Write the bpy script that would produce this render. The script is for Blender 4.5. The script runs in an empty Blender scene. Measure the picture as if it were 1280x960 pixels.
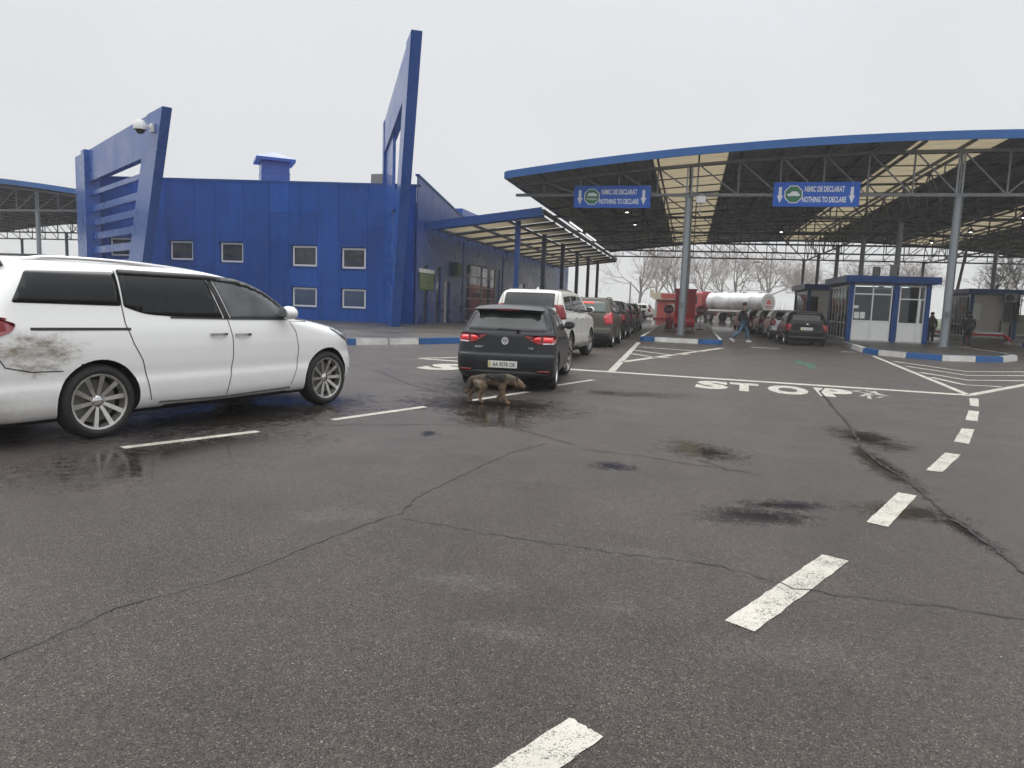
import bpy, bmesh, math, random
from mathutils import Vector, Matrix, Euler
from mathutils.geometry import delaunay_2d_cdt
random.seed(7)
R = math.radians
scene = bpy.context.scene
COL = scene.collection

# ---------------------------------------------------------------- camera
cam_d = bpy.data.cameras.new('camera'); cam = bpy.data.objects.new('camera', cam_d); COL.objects.link(cam)
cam_d.sensor_width = 36.0; cam_d.sensor_fit = 'HORIZONTAL'
cam_d.lens = 36.0 * 887.0 / 1280.0
cam_d.clip_start = 0.05; cam_d.clip_end = 3000
EYE = 1.5; YAW = R(13.75); ROLL = 0.036
PITCH = math.atan((480 - 377) * math.cos(ROLL) / 887.0)
fw = Vector((-math.sin(YAW) * math.cos(PITCH), math.cos(YAW) * math.cos(PITCH), -math.sin(PITCH)))
r0 = Vector((math.cos(YAW), math.sin(YAW), 0)); u0 = r0.cross(fw)
rt = r0 * math.cos(ROLL) + u0 * math.sin(ROLL); up = -r0 * math.sin(ROLL) + u0 * math.cos(ROLL)
cm = Matrix.Identity(4)
for i in range(3):
    cm[i][0] = rt[i]; cm[i][1] = up[i]; cm[i][2] = -fw[i]
cm[2][3] = EYE
cam.matrix_world = cm
scene.camera = cam

# ---------------------------------------------------------------- world, sun, exposure
SUN_EL, SUN_AZ = R(52), R(-35)
world = bpy.data.worlds.new('World'); scene.world = world; world.use_nodes = True
wn = world.node_tree; wn.nodes.clear()
def wnode(t, **k):
    n = wn.nodes.new(t)
    for a, b in k.items(): setattr(n, a, b)
    return n
wo = wnode('ShaderNodeOutputWorld'); bg = wnode('ShaderNodeBackground'); wn.links.new(bg.outputs[0], wo.inputs[0])
sky = wnode('ShaderNodeTexSky'); sky.sky_type = 'NISHITA'; sky.sun_disc = False
sky.sun_elevation = SUN_EL; sky.sun_rotation = SUN_AZ; sky.air_density = 1.0; sky.dust_density = 4.0; sky.altitude = 50
# overcast: a pale cloud layer, brighter overhead, covers almost all of the clear sky
tc = wnode('ShaderNodeTexCoord'); sep = wnode('ShaderNodeSeparateXYZ'); wn.links.new(tc.outputs['Generated'], sep.inputs[0])
rmp = wnode('ShaderNodeMapRange'); rmp.inputs['From Min'].default_value = 0.0; rmp.inputs['From Max'].default_value = 1.0
rmp.inputs['To Min'].default_value = 0.0; rmp.inputs['To Max'].default_value = 1.0
wn.links.new(sep.outputs['Z'], rmp.inputs['Value'])
cr = wnode('ShaderNodeValToRGB'); wn.links.new(rmp.outputs[0], cr.inputs[0])
K = 10.0   # the background strength is 0.1, so these are pale cloud radiances times ten
e = cr.color_ramp.elements
e[0].position = 0.0; e[0].color = (.755, .765, .775, 1)
e[1].position = 1.0; e[1].color = (.99, .99, 1.0, 1)
e2 = cr.color_ramp.elements.new(0.45); e2.color = (.765, .785, .81, 1)
e3 = cr.color_ramp.elements.new(0.12); e3.color = (.75, .765, .785, 1)
mulr = wnode('ShaderNodeMapRange'); wn.links.new(sep.outputs['Z'], mulr.inputs['Value'])
mulr.inputs['From Min'].default_value = 0.42; mulr.inputs['From Max'].default_value = .8
mulr.inputs['To Min'].default_value = K; mulr.inputs['To Max'].default_value = K * 2.6
cn = wnode('ShaderNodeTexNoise'); cn.inputs['Scale'].default_value = 1.6; cn.inputs['Detail'].default_value = 3
wn.links.new(tc.outputs['Generated'], cn.inputs['Vector'])
cnr = wnode('ShaderNodeMapRange'); wn.links.new(cn.outputs[0], cnr.inputs['Value'])
cnr.inputs['From Min'].default_value = .3; cnr.inputs['From Max'].default_value = .7
cnr.inputs['To Min'].default_value = .945; cnr.inputs['To Max'].default_value = 1.045
m1 = wnode('ShaderNodeMath', operation='MULTIPLY'); wn.links.new(mulr.outputs[0], m1.inputs[0]); wn.links.new(cnr.outputs[0], m1.inputs[1])
vm = wnode('ShaderNodeVectorMath', operation='SCALE'); wn.links.new(cr.outputs[0], vm.inputs[0]); wn.links.new(m1.outputs[0], vm.inputs['Scale'])
mx = wnode('ShaderNodeMix', data_type='RGBA'); mx.inputs[0].default_value = 0.95
wn.links.new(sky.outputs[0], mx.inputs[6]); wn.links.new(vm.outputs[0], mx.inputs[7])
wn.links.new(mx.outputs[2], bg.inputs['Color']); bg.inputs['Strength'].default_value = 0.1

sd = bpy.data.lights.new('sun', 'SUN'); sun = bpy.data.objects.new('sun', sd); COL.objects.link(sun)
sd.energy = 0.7; sd.angle = R(40); sd.color = (1, .98, .95)
sun.rotation_euler = Euler((R(90) - SUN_EL, 0, -SUN_AZ + R(180)), 'XYZ')
sun.location = (0, 0, 60)

vs = scene.view_settings
vs.view_transform = 'Standard'; vs.look = 'None'; vs.gamma = 1.0; vs.use_curve_mapping = False; vs.exposure = 0.0
cy = scene.cycles
cy.use_denoising = True
try: cy.denoiser = 'OPENIMAGEDENOISE'
except Exception: pass
cy.max_bounces = 6; cy.diffuse_bounces = 3; cy.glossy_bounces = 3; cy.transmission_bounces = 4; cy.transparent_max_bounces = 12; cy.volume_bounces = 1
cy.caustics_reflective = False; cy.caustics_refractive = False
cy.sample_clamp_indirect = 6

# ---------------------------------------------------------------- materials
MATS = {}
class NT:
    def __init__(s, nt): s.nt = nt
    def n(s, t, **k):
        x = s.nt.nodes.new(t)
        for a, b in k.items(): setattr(x, a, b)
        return x
    def l(s, a, b): s.nt.links.new(a, b)
    def math(s, op, a, b=None, clamp=False):
        x = s.n('ShaderNodeMath', operation=op); x.use_clamp = clamp
        for i, v in enumerate((a, b)):
            if v is None: continue
            if isinstance(v, (int, float)): x.inputs[i].default_value = v
            else: s.l(v, x.inputs[i])
        return x.outputs[0]
    def mapr(s, v, a, b, c, d, smooth=False):
        x = s.n('ShaderNodeMapRange')
        if smooth: x.interpolation_type = 'SMOOTHSTEP'
        for i, q in zip((1, 2, 3, 4), (a, b, c, d)): x.inputs[i].default_value = q
        s.l(v, x.inputs[0]); return x.outputs[0]
    def noise(s, vec, scale, detail=3, rough=.55, dist=0):
        x = s.n('ShaderNodeTexNoise'); x.inputs['Scale'].default_value = scale; x.inputs['Detail'].default_value = detail
        x.inputs['Roughness'].default_value = rough; x.inputs['Distortion'].default_value = dist
        s.l(vec, x.inputs['Vector']); return x.outputs[0]
    def mix(s, f, a, b):
        x = s.n('ShaderNodeMix', data_type='RGBA')
        if isinstance(f, (int, float)): x.inputs[0].default_value = f
        else: s.l(f, x.inputs[0])
        for i, v in ((6, a), (7, b)):
            if isinstance(v, tuple): x.inputs[i].default_value = (*v[:3], 1)
            else: s.l(v, x.inputs[i])
        return x.outputs[2]
    def mulc(s, c, f):
        x = s.n('ShaderNodeVectorMath', operation='SCALE')
        if isinstance(c, tuple): x.inputs[0].default_value = c[:3]
        else: s.l(c, x.inputs[0])
        s.l(f, x.inputs['Scale']); return x.outputs[0]
def newmat(name):
    m = bpy.data.materials.new(name); m.use_nodes = True; m.node_tree.nodes.clear()
    t = NT(m.node_tree); o = t.n('ShaderNodeOutputMaterial'); MATS[name] = m
    return m, t, o
def pm(name, col, rough=.5, metal=0, var=.12, vscale=3.0, rvar=.08, coat=0, bump=0, bscale=40, emit=None, estr=0, spec=.5, world_space=False, detail=4):
    m, t, o = newmat(name)
    b = t.n('ShaderNodeBsdfPrincipled'); t.l(b.outputs[0], o.inputs[0])
    tcn = t.n('ShaderNodeTexCoord')
    if world_space:
        g = t.n('ShaderNodeNewGeometry'); vec = g.outputs['Position']
    else: vec = tcn.outputs['Object']
    nz = t.noise(vec, vscale, detail)
    t.l(t.mulc(tuple(col), t.mapr(nz, .25, .75, 1 - var, 1 + var)), b.inputs['Base Color'])
    t.l(t.mapr(nz, .3, .7, max(.02, rough - rvar), min(1, rough + rvar)), b.inputs['Roughness'])
    b.inputs['Metallic'].default_value = metal; b.inputs['Specular IOR Level'].default_value = spec
    if coat: b.inputs['Coat Weight'].default_value = coat; b.inputs['Coat Roughness'].default_value = .06
    if bump:
        bn = t.n('ShaderNodeBump'); bn.inputs['Strength'].default_value = bump; bn.inputs['Distance'].default_value = .01
        t.l(t.noise(vec, bscale, 3), bn.inputs['Height']); t.l(bn.outputs[0], b.inputs['Normal'])
    if emit: b.inputs['Emission Color'].default_value = (*emit, 1); b.inputs['Emission Strength'].default_value = estr
    return m
def paint(name, col, dirt=.35, dirtcol=(.09, .075, .06), rough=.25, metal=0.0, dirt_h=.75):
    """car paint with road film thickening towards the sills (object space)"""
    m, t, o = newmat(name)
    b = t.n('ShaderNodeBsdfPrincipled'); t.l(b.outputs[0], o.inputs[0])
    tcn = t.n('ShaderNodeTexCoord'); vec = tcn.outputs['Object']
    sp = t.n('ShaderNodeSeparateXYZ'); t.l(vec, sp.inputs[0])
    nz = t.noise(vec, 2.2, 6, .65); nf = t.noise(vec, 26, 4, .7)
    low = t.mapr(sp.outputs['Z'], .15, dirt_h, 1, 0, True)
    f = t.math('MULTIPLY', low, t.mapr(nz, .3, .7, .35, 1.1)); f = t.math('MULTIPLY', f, t.mapr(nf, .3, .7, .6, 1.2)); f = t.math('MULTIPLY', f, dirt, True)
    t.l(t.mix(f, tuple(col), tuple(dirtcol)), b.inputs['Base Color'])
    t.l(t.mapr(f, 0, .5, rough, .65), b.inputs['Roughness'])
    b.inputs['Metallic'].default_value = metal
    dark = max(col) < .15
    b.inputs['Coat Weight'].default_value = .12 if dark else .6; b.inputs['Coat Roughness'].default_value = .05
    if dark: b.inputs['Specular IOR Level'].default_value = .18 if max(col) < .01 else .3
    return m
def glassmat(name, tint, trans=.75, rough=.02):
    m, t, o = newmat(name)
    tr = t.n('ShaderNodeBsdfTransparent'); tr.inputs[0].default_value = (*tint, 1)
    gl = t.n('ShaderNodeBsdfGlossy'); gl.inputs['Roughness'].default_value = rough; gl.inputs[0].default_value = (.5, .53, .55, 1)
    fr = t.n('ShaderNodeFresnel'); fr.inputs[0].default_value = 1.5
    f = t.mapr(fr.outputs[0], 0, 1, 1 - trans * 1.0 if trans < .75 else .04, 1)
    mxs = t.n('ShaderNodeMixShader'); t.l(f, mxs.inputs[0]); t.l(tr.outputs[0], mxs.inputs[1]); t.l(gl.outputs[0], mxs.inputs[2]); t.l(mxs.outputs[0], o.inputs[0])
    return m
def emat(name, col, s):
    m, t, o = newmat(name); e_ = t.n('ShaderNodeEmission'); e_.inputs[0].default_value = (*col, 1); e_.inputs[1].default_value = s
    t.l(e_.outputs[0], o.inputs[0]); return m

pm('white_paint', (.78, .78, .76), .4); pm('grey_steel', (.16, .165, .17), .45, .2, var=.2, vscale=1.5)
pm('dark_steel', (.06, .062, .068), .55, .1, var=.3, vscale=1.2); pm('column_grey', (.26, .29, .31), .42, .1, var=.12, vscale=1.2)
pm('blue_trim', (.016, .075, .27), .35, var=.15, spec=.3); pm('fascia_blue', (.03, .12, .34), .4, spec=.3, var=.18, vscale=.5)
pm('frame_blue', (.016, .085, .35), .3, .0, var=.12, vscale=.6, coat=.15, spec=.4)
pm('black_plastic', (.018, .018, .02), .45, var=.2); pm('rubber', (.016, .016, .017), .75, var=.3, vscale=14, bump=.3)
pm('car_glass', (.010, .011, .012), .05, var=.1, rvar=.01, spec=.35); pm('car_glass_green', (.05, .075, .07), .06, var=.1, rvar=.01, spec=.8)
pm('van_front_glass', (.085, .095, .10), .05, var=.5, vscale=3, rvar=.01, spec=.7); pm('car_glass_grey', (.028, .031, .031), .05, var=.35, vscale=2.5, rvar=.01, spec=.6)  # van front glass: grey reflections put into its base colour
pm('alloy', (.55, .53, .50), .25, .85, var=.2, vscale=8); pm('alloy_dark', (.10, .10, .105), .35, .7, var=.2, vscale=8)
pm('chrome', (.65, .65, .66), .12, 1.0, var=.05); pm('lamp_red', (.20, .006, .010), .15, coat=.25, var=.2, vscale=20)
pm('lamp_red_lit', (.5, .012, .015), .15, coat=1, emit=(1, .03, .03), estr=.28, var=.5, vscale=14); pm('lamp_clear', (.5, .52, .53), .1, .3, coat=1, var=.4, vscale=15)
pm('lamp_red_dim', (.42, .02, .03), .15, coat=1, emit=(1, .05, .06), estr=.10)
pm('brake_dark', (.02, .02, .022), .6); pm('door_seam', (.03, .03, .03), .7)
pm('plate_white', (.72, .72, .68), .4, var=.05); pm('plate_ink', (.01, .01, .012), .5); pm('plate_yellow', (.55, .5, .12), .5)
pm('red_paint', (.36, .012, .018), .4, var=.3, vscale=2); pm('red_bright', (.55, .02, .03), .4, var=.2)
pm('sign_blue', (.012, .11, .52), .4, var=.06, spec=.3); pm('sign_white', (.75, .78, .8), .45, var=.04); pm('sign_green', (.012, .16, .07), .4, var=.05)
pm('pvc_white', (.78, .78, .76), .4, var=.08, vscale=1.5); pm('pvc_frame', (.74, .75, .74), .35, var=.05)
pm('booth_blue_shaded', (.012, .055, .20), .4, var=.12, spec=.25); pm('panel_beige', (.50, .48, .44), .5, var=.08); pm('badge_silver', (.72, .72, .73), .3, .3, var=.03); pm('interior_wall', (.26, .25, .22), .7)  # booth blue: canopy shade put into a darker copy of the trim blue
pm('interior_dark', (.03, .03, .03), .6)
pm('pave', (.075, .067, .052), .38, var=.3, vscale=.7, world_space=True, bump=.35, bscale=25, detail=8)
pm('island_asphalt', (.038, .034, .028), .42, var=.3, vscale=.8, world_space=True, bump=.4, bscale=60, detail=8)
pm('kerb_blue', (.012, .09, .27), .5, var=.35, vscale=2.5, world_space=True, detail=7, bump=.3)
pm('kerb_white', (.60, .59, .55), .55, var=.25, vscale=2.5, world_space=True, detail=7, bump=.3)
pm('kerb_dirty', (.24, .23, .21), .6, var=.3, vscale=3, world_space=True)
pm('asphalt_crack', (.012, .011, .010), .35, var=.3, vscale=12); pm('green_paint', (.02, .085, .055), .5, var=.35, vscale=3)
pm('bark', (.26, .23, .22), .9, var=.3); pm('hazed_twig', (.42, .375, .36), .9, var=.25); pm('lime_wash', (.6, .6, .58), .8)  # twigs: distance haze put into their pale base colour
pm('skin', (.42, .25, .18), .5, var=.06); pm('hair_dark', (.012, .010, .009), .7); pm('cloth_black', (.006, .006, .007), .8, var=.3)
pm('cloth_navy', (.006, .008, .014), .8, var=.3); pm('cloth_olive', (.05, .042, .03), .85, var=.2); pm('denim', (.07, .13, .20), .8, var=.25, vscale=6)
pm('shoe_white', (.6, .6, .6), .6); pm('shoe_dark', (.02, .02, .02), .5)
pm('grass', (.07, .085, .035), .9, var=.35, vscale=.4, world_space=True, bump=.5, bscale=8)
pm('concrete', (.33, .32, .29), .8, var=.15); pm('tank_white', (.62, .63, .62), .3, var=.12); pm('tank_steel', (.66, .66, .65), .35, .3, var=.5, vscale=.9)
pm('truck_red', (.42, .08, .08), .35, var=.15); pm('truck_dark', (.10, .10, .10), .6); pm('cream', (.75, .66, .5), .6)
pm('kiosk_red', (.65, .14, .12), .45, var=.12); pm('extinguisher_red', (.20, .01, .015), .35)
pm('ac_grey', (.25, .25, .23), .5); pm('green_cabinet', (.02, .05, .035), .5); pm('notice', (.7, .71, .68), .6)
pm('stone_green', (.06, .09, .045), .6, var=.4, vscale=6)
glassmat('clear_glass', (.82, .87, .87), .9); glassmat('booth_glass', (.62, .68, .68), .9)
emat('tube_light', (.95, .98, 1), 2.2); emat('lamp_glow', (1, .97, .9), 14)
emat('tail_led', (1, .12, .08), 1.6)

# dark reflective windows of the blue house
def window_glass():
    m, t, o = newmat('window_glass')
    b = t.n('ShaderNodeBsdfPrincipled'); t.l(b.outputs[0], o.inputs[0])
    tcn = t.n('ShaderNodeTexCoord'); nz = t.noise(tcn.outputs['Object'], 1.4, 3)
    t.l(t.mix(t.mapr(nz, .4, .6, 0, 1), (.018, .024, .042), (.05, .06, .075)), b.inputs['Base Color'])
    b.inputs['Roughness'].default_value = .06; b.inputs['Specular IOR Level'].default_value = .35
window_glass()

pm('window_blue_reflection', (.015, .05, .13), .07, var=.4, vscale=2.5, rvar=.02, spec=.6)  # lower panes: blue reflection put into the base colour
def wall_panel():
    m, t, o = newmat('wall_blue')
    b = t.n('ShaderNodeBsdfPrincipled'); t.l(b.outputs[0], o.inputs[0])
    tcn = t.n('ShaderNodeTexCoord'); vec = tcn.outputs['Object']
    nz = t.noise(vec, .55, 5, .6); st = t.n('ShaderNodeMapping'); st.inputs['Scale'].default_value = (2.2, 2.2, .12); t.l(vec, st.inputs[0])
    nv = t.noise(st.outputs[0], 1.6, 5, .6)
    gi = t.n('ShaderNodeNewGeometry'); b.inputs['Specular IOR Level'].default_value = .16
    f = t.math('MULTIPLY', t.mapr(nz, .3, .7, .85, 1.15), t.mapr(nv, .3, .7, .82, 1.18)); f = t.math('MULTIPLY', f, t.mapr(gi.outputs['Random Per Island'], 0, 1, .86, 1.14))
    t.l(t.mulc((.008, .074, .33), f), b.inputs['Base Color'])
    t.l(t.mapr(nv, .3, .7, .26, .42), b.inputs['Roughness'])
    bn = t.n('ShaderNodeBump'); bn.inputs['Strength'].default_value = .25; bn.inputs['Distance'].default_value = .08
    t.l(t.noise(vec, .9, 2), bn.inputs['Height']); t.l(bn.outputs[0], b.inputs['Normal'])
wall_panel()
pm('fence_olive', (.16, .16, .11), .7, var=.2)

def side_cladding():
    m, t, o = newmat('wall_cladding')
    b = t.n('ShaderNodeBsdfPrincipled'); t.l(b.outputs[0], o.inputs[0])
    tcn = t.n('ShaderNodeTexCoord'); vec = tcn.outputs['Object']
    nz = t.noise(vec, .8, 5, .6)
    t.l(t.mulc((.016, .052, .21), t.mapr(nz, .3, .7, .8, 1.2)), b.inputs['Base Color'])
    t.l(t.mapr(nz, .3, .7, .22, .38), b.inputs['Roughness']); b.inputs['Specular IOR Level'].default_value = .35
side_cladding()

def roof_sheets():
    for name, axis, period in (('roof_sheet', 'X', .25), ('skylight', 'Y', .22)):
        m, t, o = newmat(name)
        g = t.n('ShaderNodeNewGeometry'); sp = t.n('ShaderNodeSeparateXYZ'); t.l(g.outputs['Position'], sp.inputs[0])
        w = t.math('SINE', t.math('MULTIPLY', sp.outputs[axis], 2 * math.pi / period))
        bn = t.n('ShaderNodeBump'); bn.inputs['Strength'].default_value = .8; bn.inputs['Distance'].default_value = .03; t.l(w, bn.inputs['Height'])
        nz = t.noise(g.outputs['Position'], .9, 6, .7)
        st = t.n('ShaderNodeMapping'); st.inputs['Scale'].default_value = (.5, 5, 1); t.l(g.outputs['Position'], st.inputs[0]); nv = t.noise(st.outputs[0], 1.4, 5, .7)
        if name == 'roof_sheet':
            b = t.n('ShaderNodeBsdfPrincipled'); t.l(b.outputs[0], o.inputs[0]); b.inputs['Roughness'].default_value = .55
            t.l(t.mulc((.22, .21, .205), t.mapr(nz, .3, .7, .8, 1.2)), b.inputs['Base Color']); t.l(bn.outputs[0], b.inputs['Normal'])
        else:
            tl = t.n('ShaderNodeBsdfTranslucent'); df = t.n('ShaderNodeBsdfDiffuse')
            c = t.mulc((.32, .27, .175), t.math('MULTIPLY', t.mapr(nv, .3, .7, .6, 1.2), t.mapr(w, -1, 1, .82, 1.08)))
            t.l(c, tl.inputs[0]); t.l(c, df.inputs[0]); mxs = t.n('ShaderNodeMixShader'); mxs.inputs[0].default_value = .3
            t.l(tl.outputs[0], mxs.inputs[1]); t.l(df.outputs[0], mxs.inputs[2]); t.l(mxs.outputs[0], o.inputs[0])
            t.l(bn.outputs[0], df.inputs['Normal'])
roof_sheets()
pm('frame_dark', (.02, .035, .09), .35, var=.2, vscale=1.2); pm('green_notice', (.10, .15, .06), .6); pm('leaflet', (.16, .21, .11), .6, var=.3, vscale=6)
pm('gate_glass', (.03, .055, .12), .05, var=.35, vscale=.5, rvar=.02, spec=.9)

def road_paint():
    for name, lo, hi in (('road_paint', .515, .60), ('road_paint_worn', .46, .60)):
        m, t, o = newmat(name)
        b = t.n('ShaderNodeBsdfPrincipled'); tr = t.n('ShaderNodeBsdfTransparent'); mxs = t.n('ShaderNodeMixShader')
        g = t.n('ShaderNodeNewGeometry'); v = g.outputs['Position']
        n1 = t.noise(v, 120, 3, .75); n2 = t.noise(v, 7, 5, .7); n3 = t.noise(v, 1.6, 3, .6)
        w = t.math('ADD', t.math('MULTIPLY', n1, .68), t.math('MULTIPLY', n2, .32))
        a = t.mapr(w, lo, hi, 1, .08)
        t.l(a, mxs.inputs[0]); t.l(tr.outputs[0], mxs.inputs[1]); t.l(b.outputs[0], mxs.inputs[2]); t.l(mxs.outputs[0], o.inputs[0])
        t.l(t.mulc((.54, .515, .45), t.math('MULTIPLY', t.mapr(n3, .3, .7, .85, 1.1), t.mapr(n1, .3, .7, .86, 1.08))), b.inputs['Base Color'])
        b.inputs['Roughness'].default_value = .5
road_paint()

# puddles and damp or dry patches, each with its own place and outline: (x, y, rx, ry, turn)
WET = [(1.96, 7.75, .15, 1.05, 3), (1.93, 8.1, .12, .6, 3), (.55, 5.35, .42, .22, 20), (.80, 5.75, .38, .14, 15), (-2.75, 7.4, .11, .16, 0), (-2.45, 8.9, .55, .8, 20),
       (2.0, 5.5, .09, .5, 5), (-.6, 6.6, .25, .18, 0), (-2.7, 9.8, 1.2, .9, 0), (-5.2, 7.6, .9, 1.9, -15), (.2, 7.7, .35, .5, 30), (1.7, 5.9, .35, .25, 0),
       (-1.0, 12.2, 1.1, .35, 10), (2.2, 9.3, .35, .7, 10), (-3.6, 14, .8, 3.2, 0), (-4.4, 5.5, .7, 1.2, -15)]
DRY = [(-.27, 3.42, .17, .10, 10), (-2.25, 4.35, .3, .2, 30), (-.2, 4.25, .3, .10, 0), (.5, 3.2, .4, .15, 10), (-1.1, 3.5, .3, .14, 0), (-.7, 3.0, .22, .10, 0)]
def asphalt():
    m, t, o = newmat('asphalt')
    b = t.n('ShaderNodeBsdfPrincipled'); t.l(b.outputs[0], o.inputs[0])
    g = t.n('ShaderNodeNewGeometry'); v = g.outputs['Position']
    sp = t.n('ShaderNodeSeparateXYZ'); t.l(v, sp.inputs[0])
    nE = t.noise(v, 9, 6, .75); nE2 = t.noise(v, 2.0, 5, .65)
    def blobs(L):
        acc = None
        for (x, y, rx, ry, a) in L:
            c, s_ = math.cos(R(a)), math.sin(R(a))
            dx = t.math('SUBTRACT', sp.outputs['X'], x); dy = t.math('SUBTRACT', sp.outputs['Y'], y)
            u = t.math('ADD', t.math('MULTIPLY', dx, c / rx), t.math('MULTIPLY', dy, s_ / rx))
            w = t.math('ADD', t.math('MULTIPLY', dx, -s_ / ry), t.math('MULTIPLY', dy, c / ry))
            d = t.math('SQRT', t.math('ADD', t.math('MULTIPLY', u, u), t.math('MULTIPLY', w, w)))
            acc = d if acc is None else t.math('MINIMUM', acc, d)
        acc = t.math('ADD', acc, t.mapr(nE, .2, .8, -.75, .75)); acc = t.math('ADD', acc, t.mapr(nE2, .2, .8, -.5, .5))
        return acc
    vo = t.n('ShaderNodeTexVoronoi'); vo.inputs['Scale'].default_value = 175; t.l(v, vo.inputs['Vector'])
    vs_ = t.n('ShaderNodeSeparateColor'); t.l(vo.outputs['Color'], vs_.inputs[0])
    grain = t.mapr(vs_.outputs[2], 0, 1, -.42, .42)
    wet = t.mapr(t.math('ADD', blobs(WET), grain), .65, 1.15, 1, 0, True); dry = t.mapr(t.math('ADD', blobs(DRY), grain), .2, 1.3, 1, 0, True)
    fine = t.noise(v, 230, 2, .6); mid = t.noise(v, 22, 5, .7); big = t.noise(v, .35, 6, .62); big2 = t.noise(v, 1.3, 5, .65)
    st = t.mapr(vs_.outputs[0], .93, 1.0, 0, 1); st2 = t.mapr(vs_.outputs[1], 0, 1, .38, 1.45)
    base = t.mulc(t.mix(t.mapr(vs_.outputs[2], .5, 1, 0, .6), (.066, .056, .050), (.070, .052, .043)), st2)
    base = t.mix(t.math('MULTIPLY', st, .8), base, (.26, .235, .21))
    base = t.mulc(base, t.mapr(mid, .25, .75, .72, 1.25)); base = t.mulc(base, t.mapr(big, .3, .7, .80, 1.18)); base = t.mulc(base, t.mapr(big2, .3, .7, .86, 1.12))
    base = t.mulc(base, t.mapr(fine, .2, .8, .7, 1.3))
    # the newer lay east of the joint is smoother and a little paler
    edge = t.math('ADD', sp.outputs['X'], t.math('MULTIPLY', sp.outputs['Y'], -.055)); new = t.mapr(edge, 1.60, 1.64, 0, 1)
    base = t.mix(t.math('MULTIPLY', new, .25), base, (.062, .056, .052))
    film = t.math('MULTIPLY', dry, .55)
    base = t.mix(t.math('MULTIPLY', wet, .8), base, (.012, .0095, .0075))
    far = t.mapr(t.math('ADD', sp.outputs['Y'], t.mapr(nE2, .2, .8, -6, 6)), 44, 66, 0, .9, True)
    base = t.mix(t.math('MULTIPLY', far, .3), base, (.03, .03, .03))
    t.l(base, b.inputs['Base Color'])
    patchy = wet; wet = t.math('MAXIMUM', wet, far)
    t.l(t.mapr(patchy, 0, 1, .36, .30), b.inputs['Specular IOR Level']); wet = t.math('MAXIMUM', wet, film)
    damp = t.mapr(big2, .3, .7, .30, .44)
    r = t.n('ShaderNodeMix', data_type='FLOAT'); t.l(wet, r.inputs[0]); t.l(damp, r.inputs[2]); r.inputs[3].default_value = .06
    t.l(r.outputs[0], b.inputs['Roughness']); b.inputs['Specular IOR Level'].default_value = .42; b.inputs['Specular Tint'].default_value = (1, .965, .94, 1)
    bn = t.n('ShaderNodeBump'); bn.inputs['Distance'].default_value = .006
    t.l(t.mapr(wet, 0, 1, .75, .02), bn.inputs['Strength'])
    h = t.math('ADD', t.math('MULTIPLY', vo.outputs['Distance'], -1.2), t.math('MULTIPLY', fine, .6)); t.l(h, bn.inputs['Height'])
    t.l(bn.outputs[0], b.inputs['Normal'])
asphalt()

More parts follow.
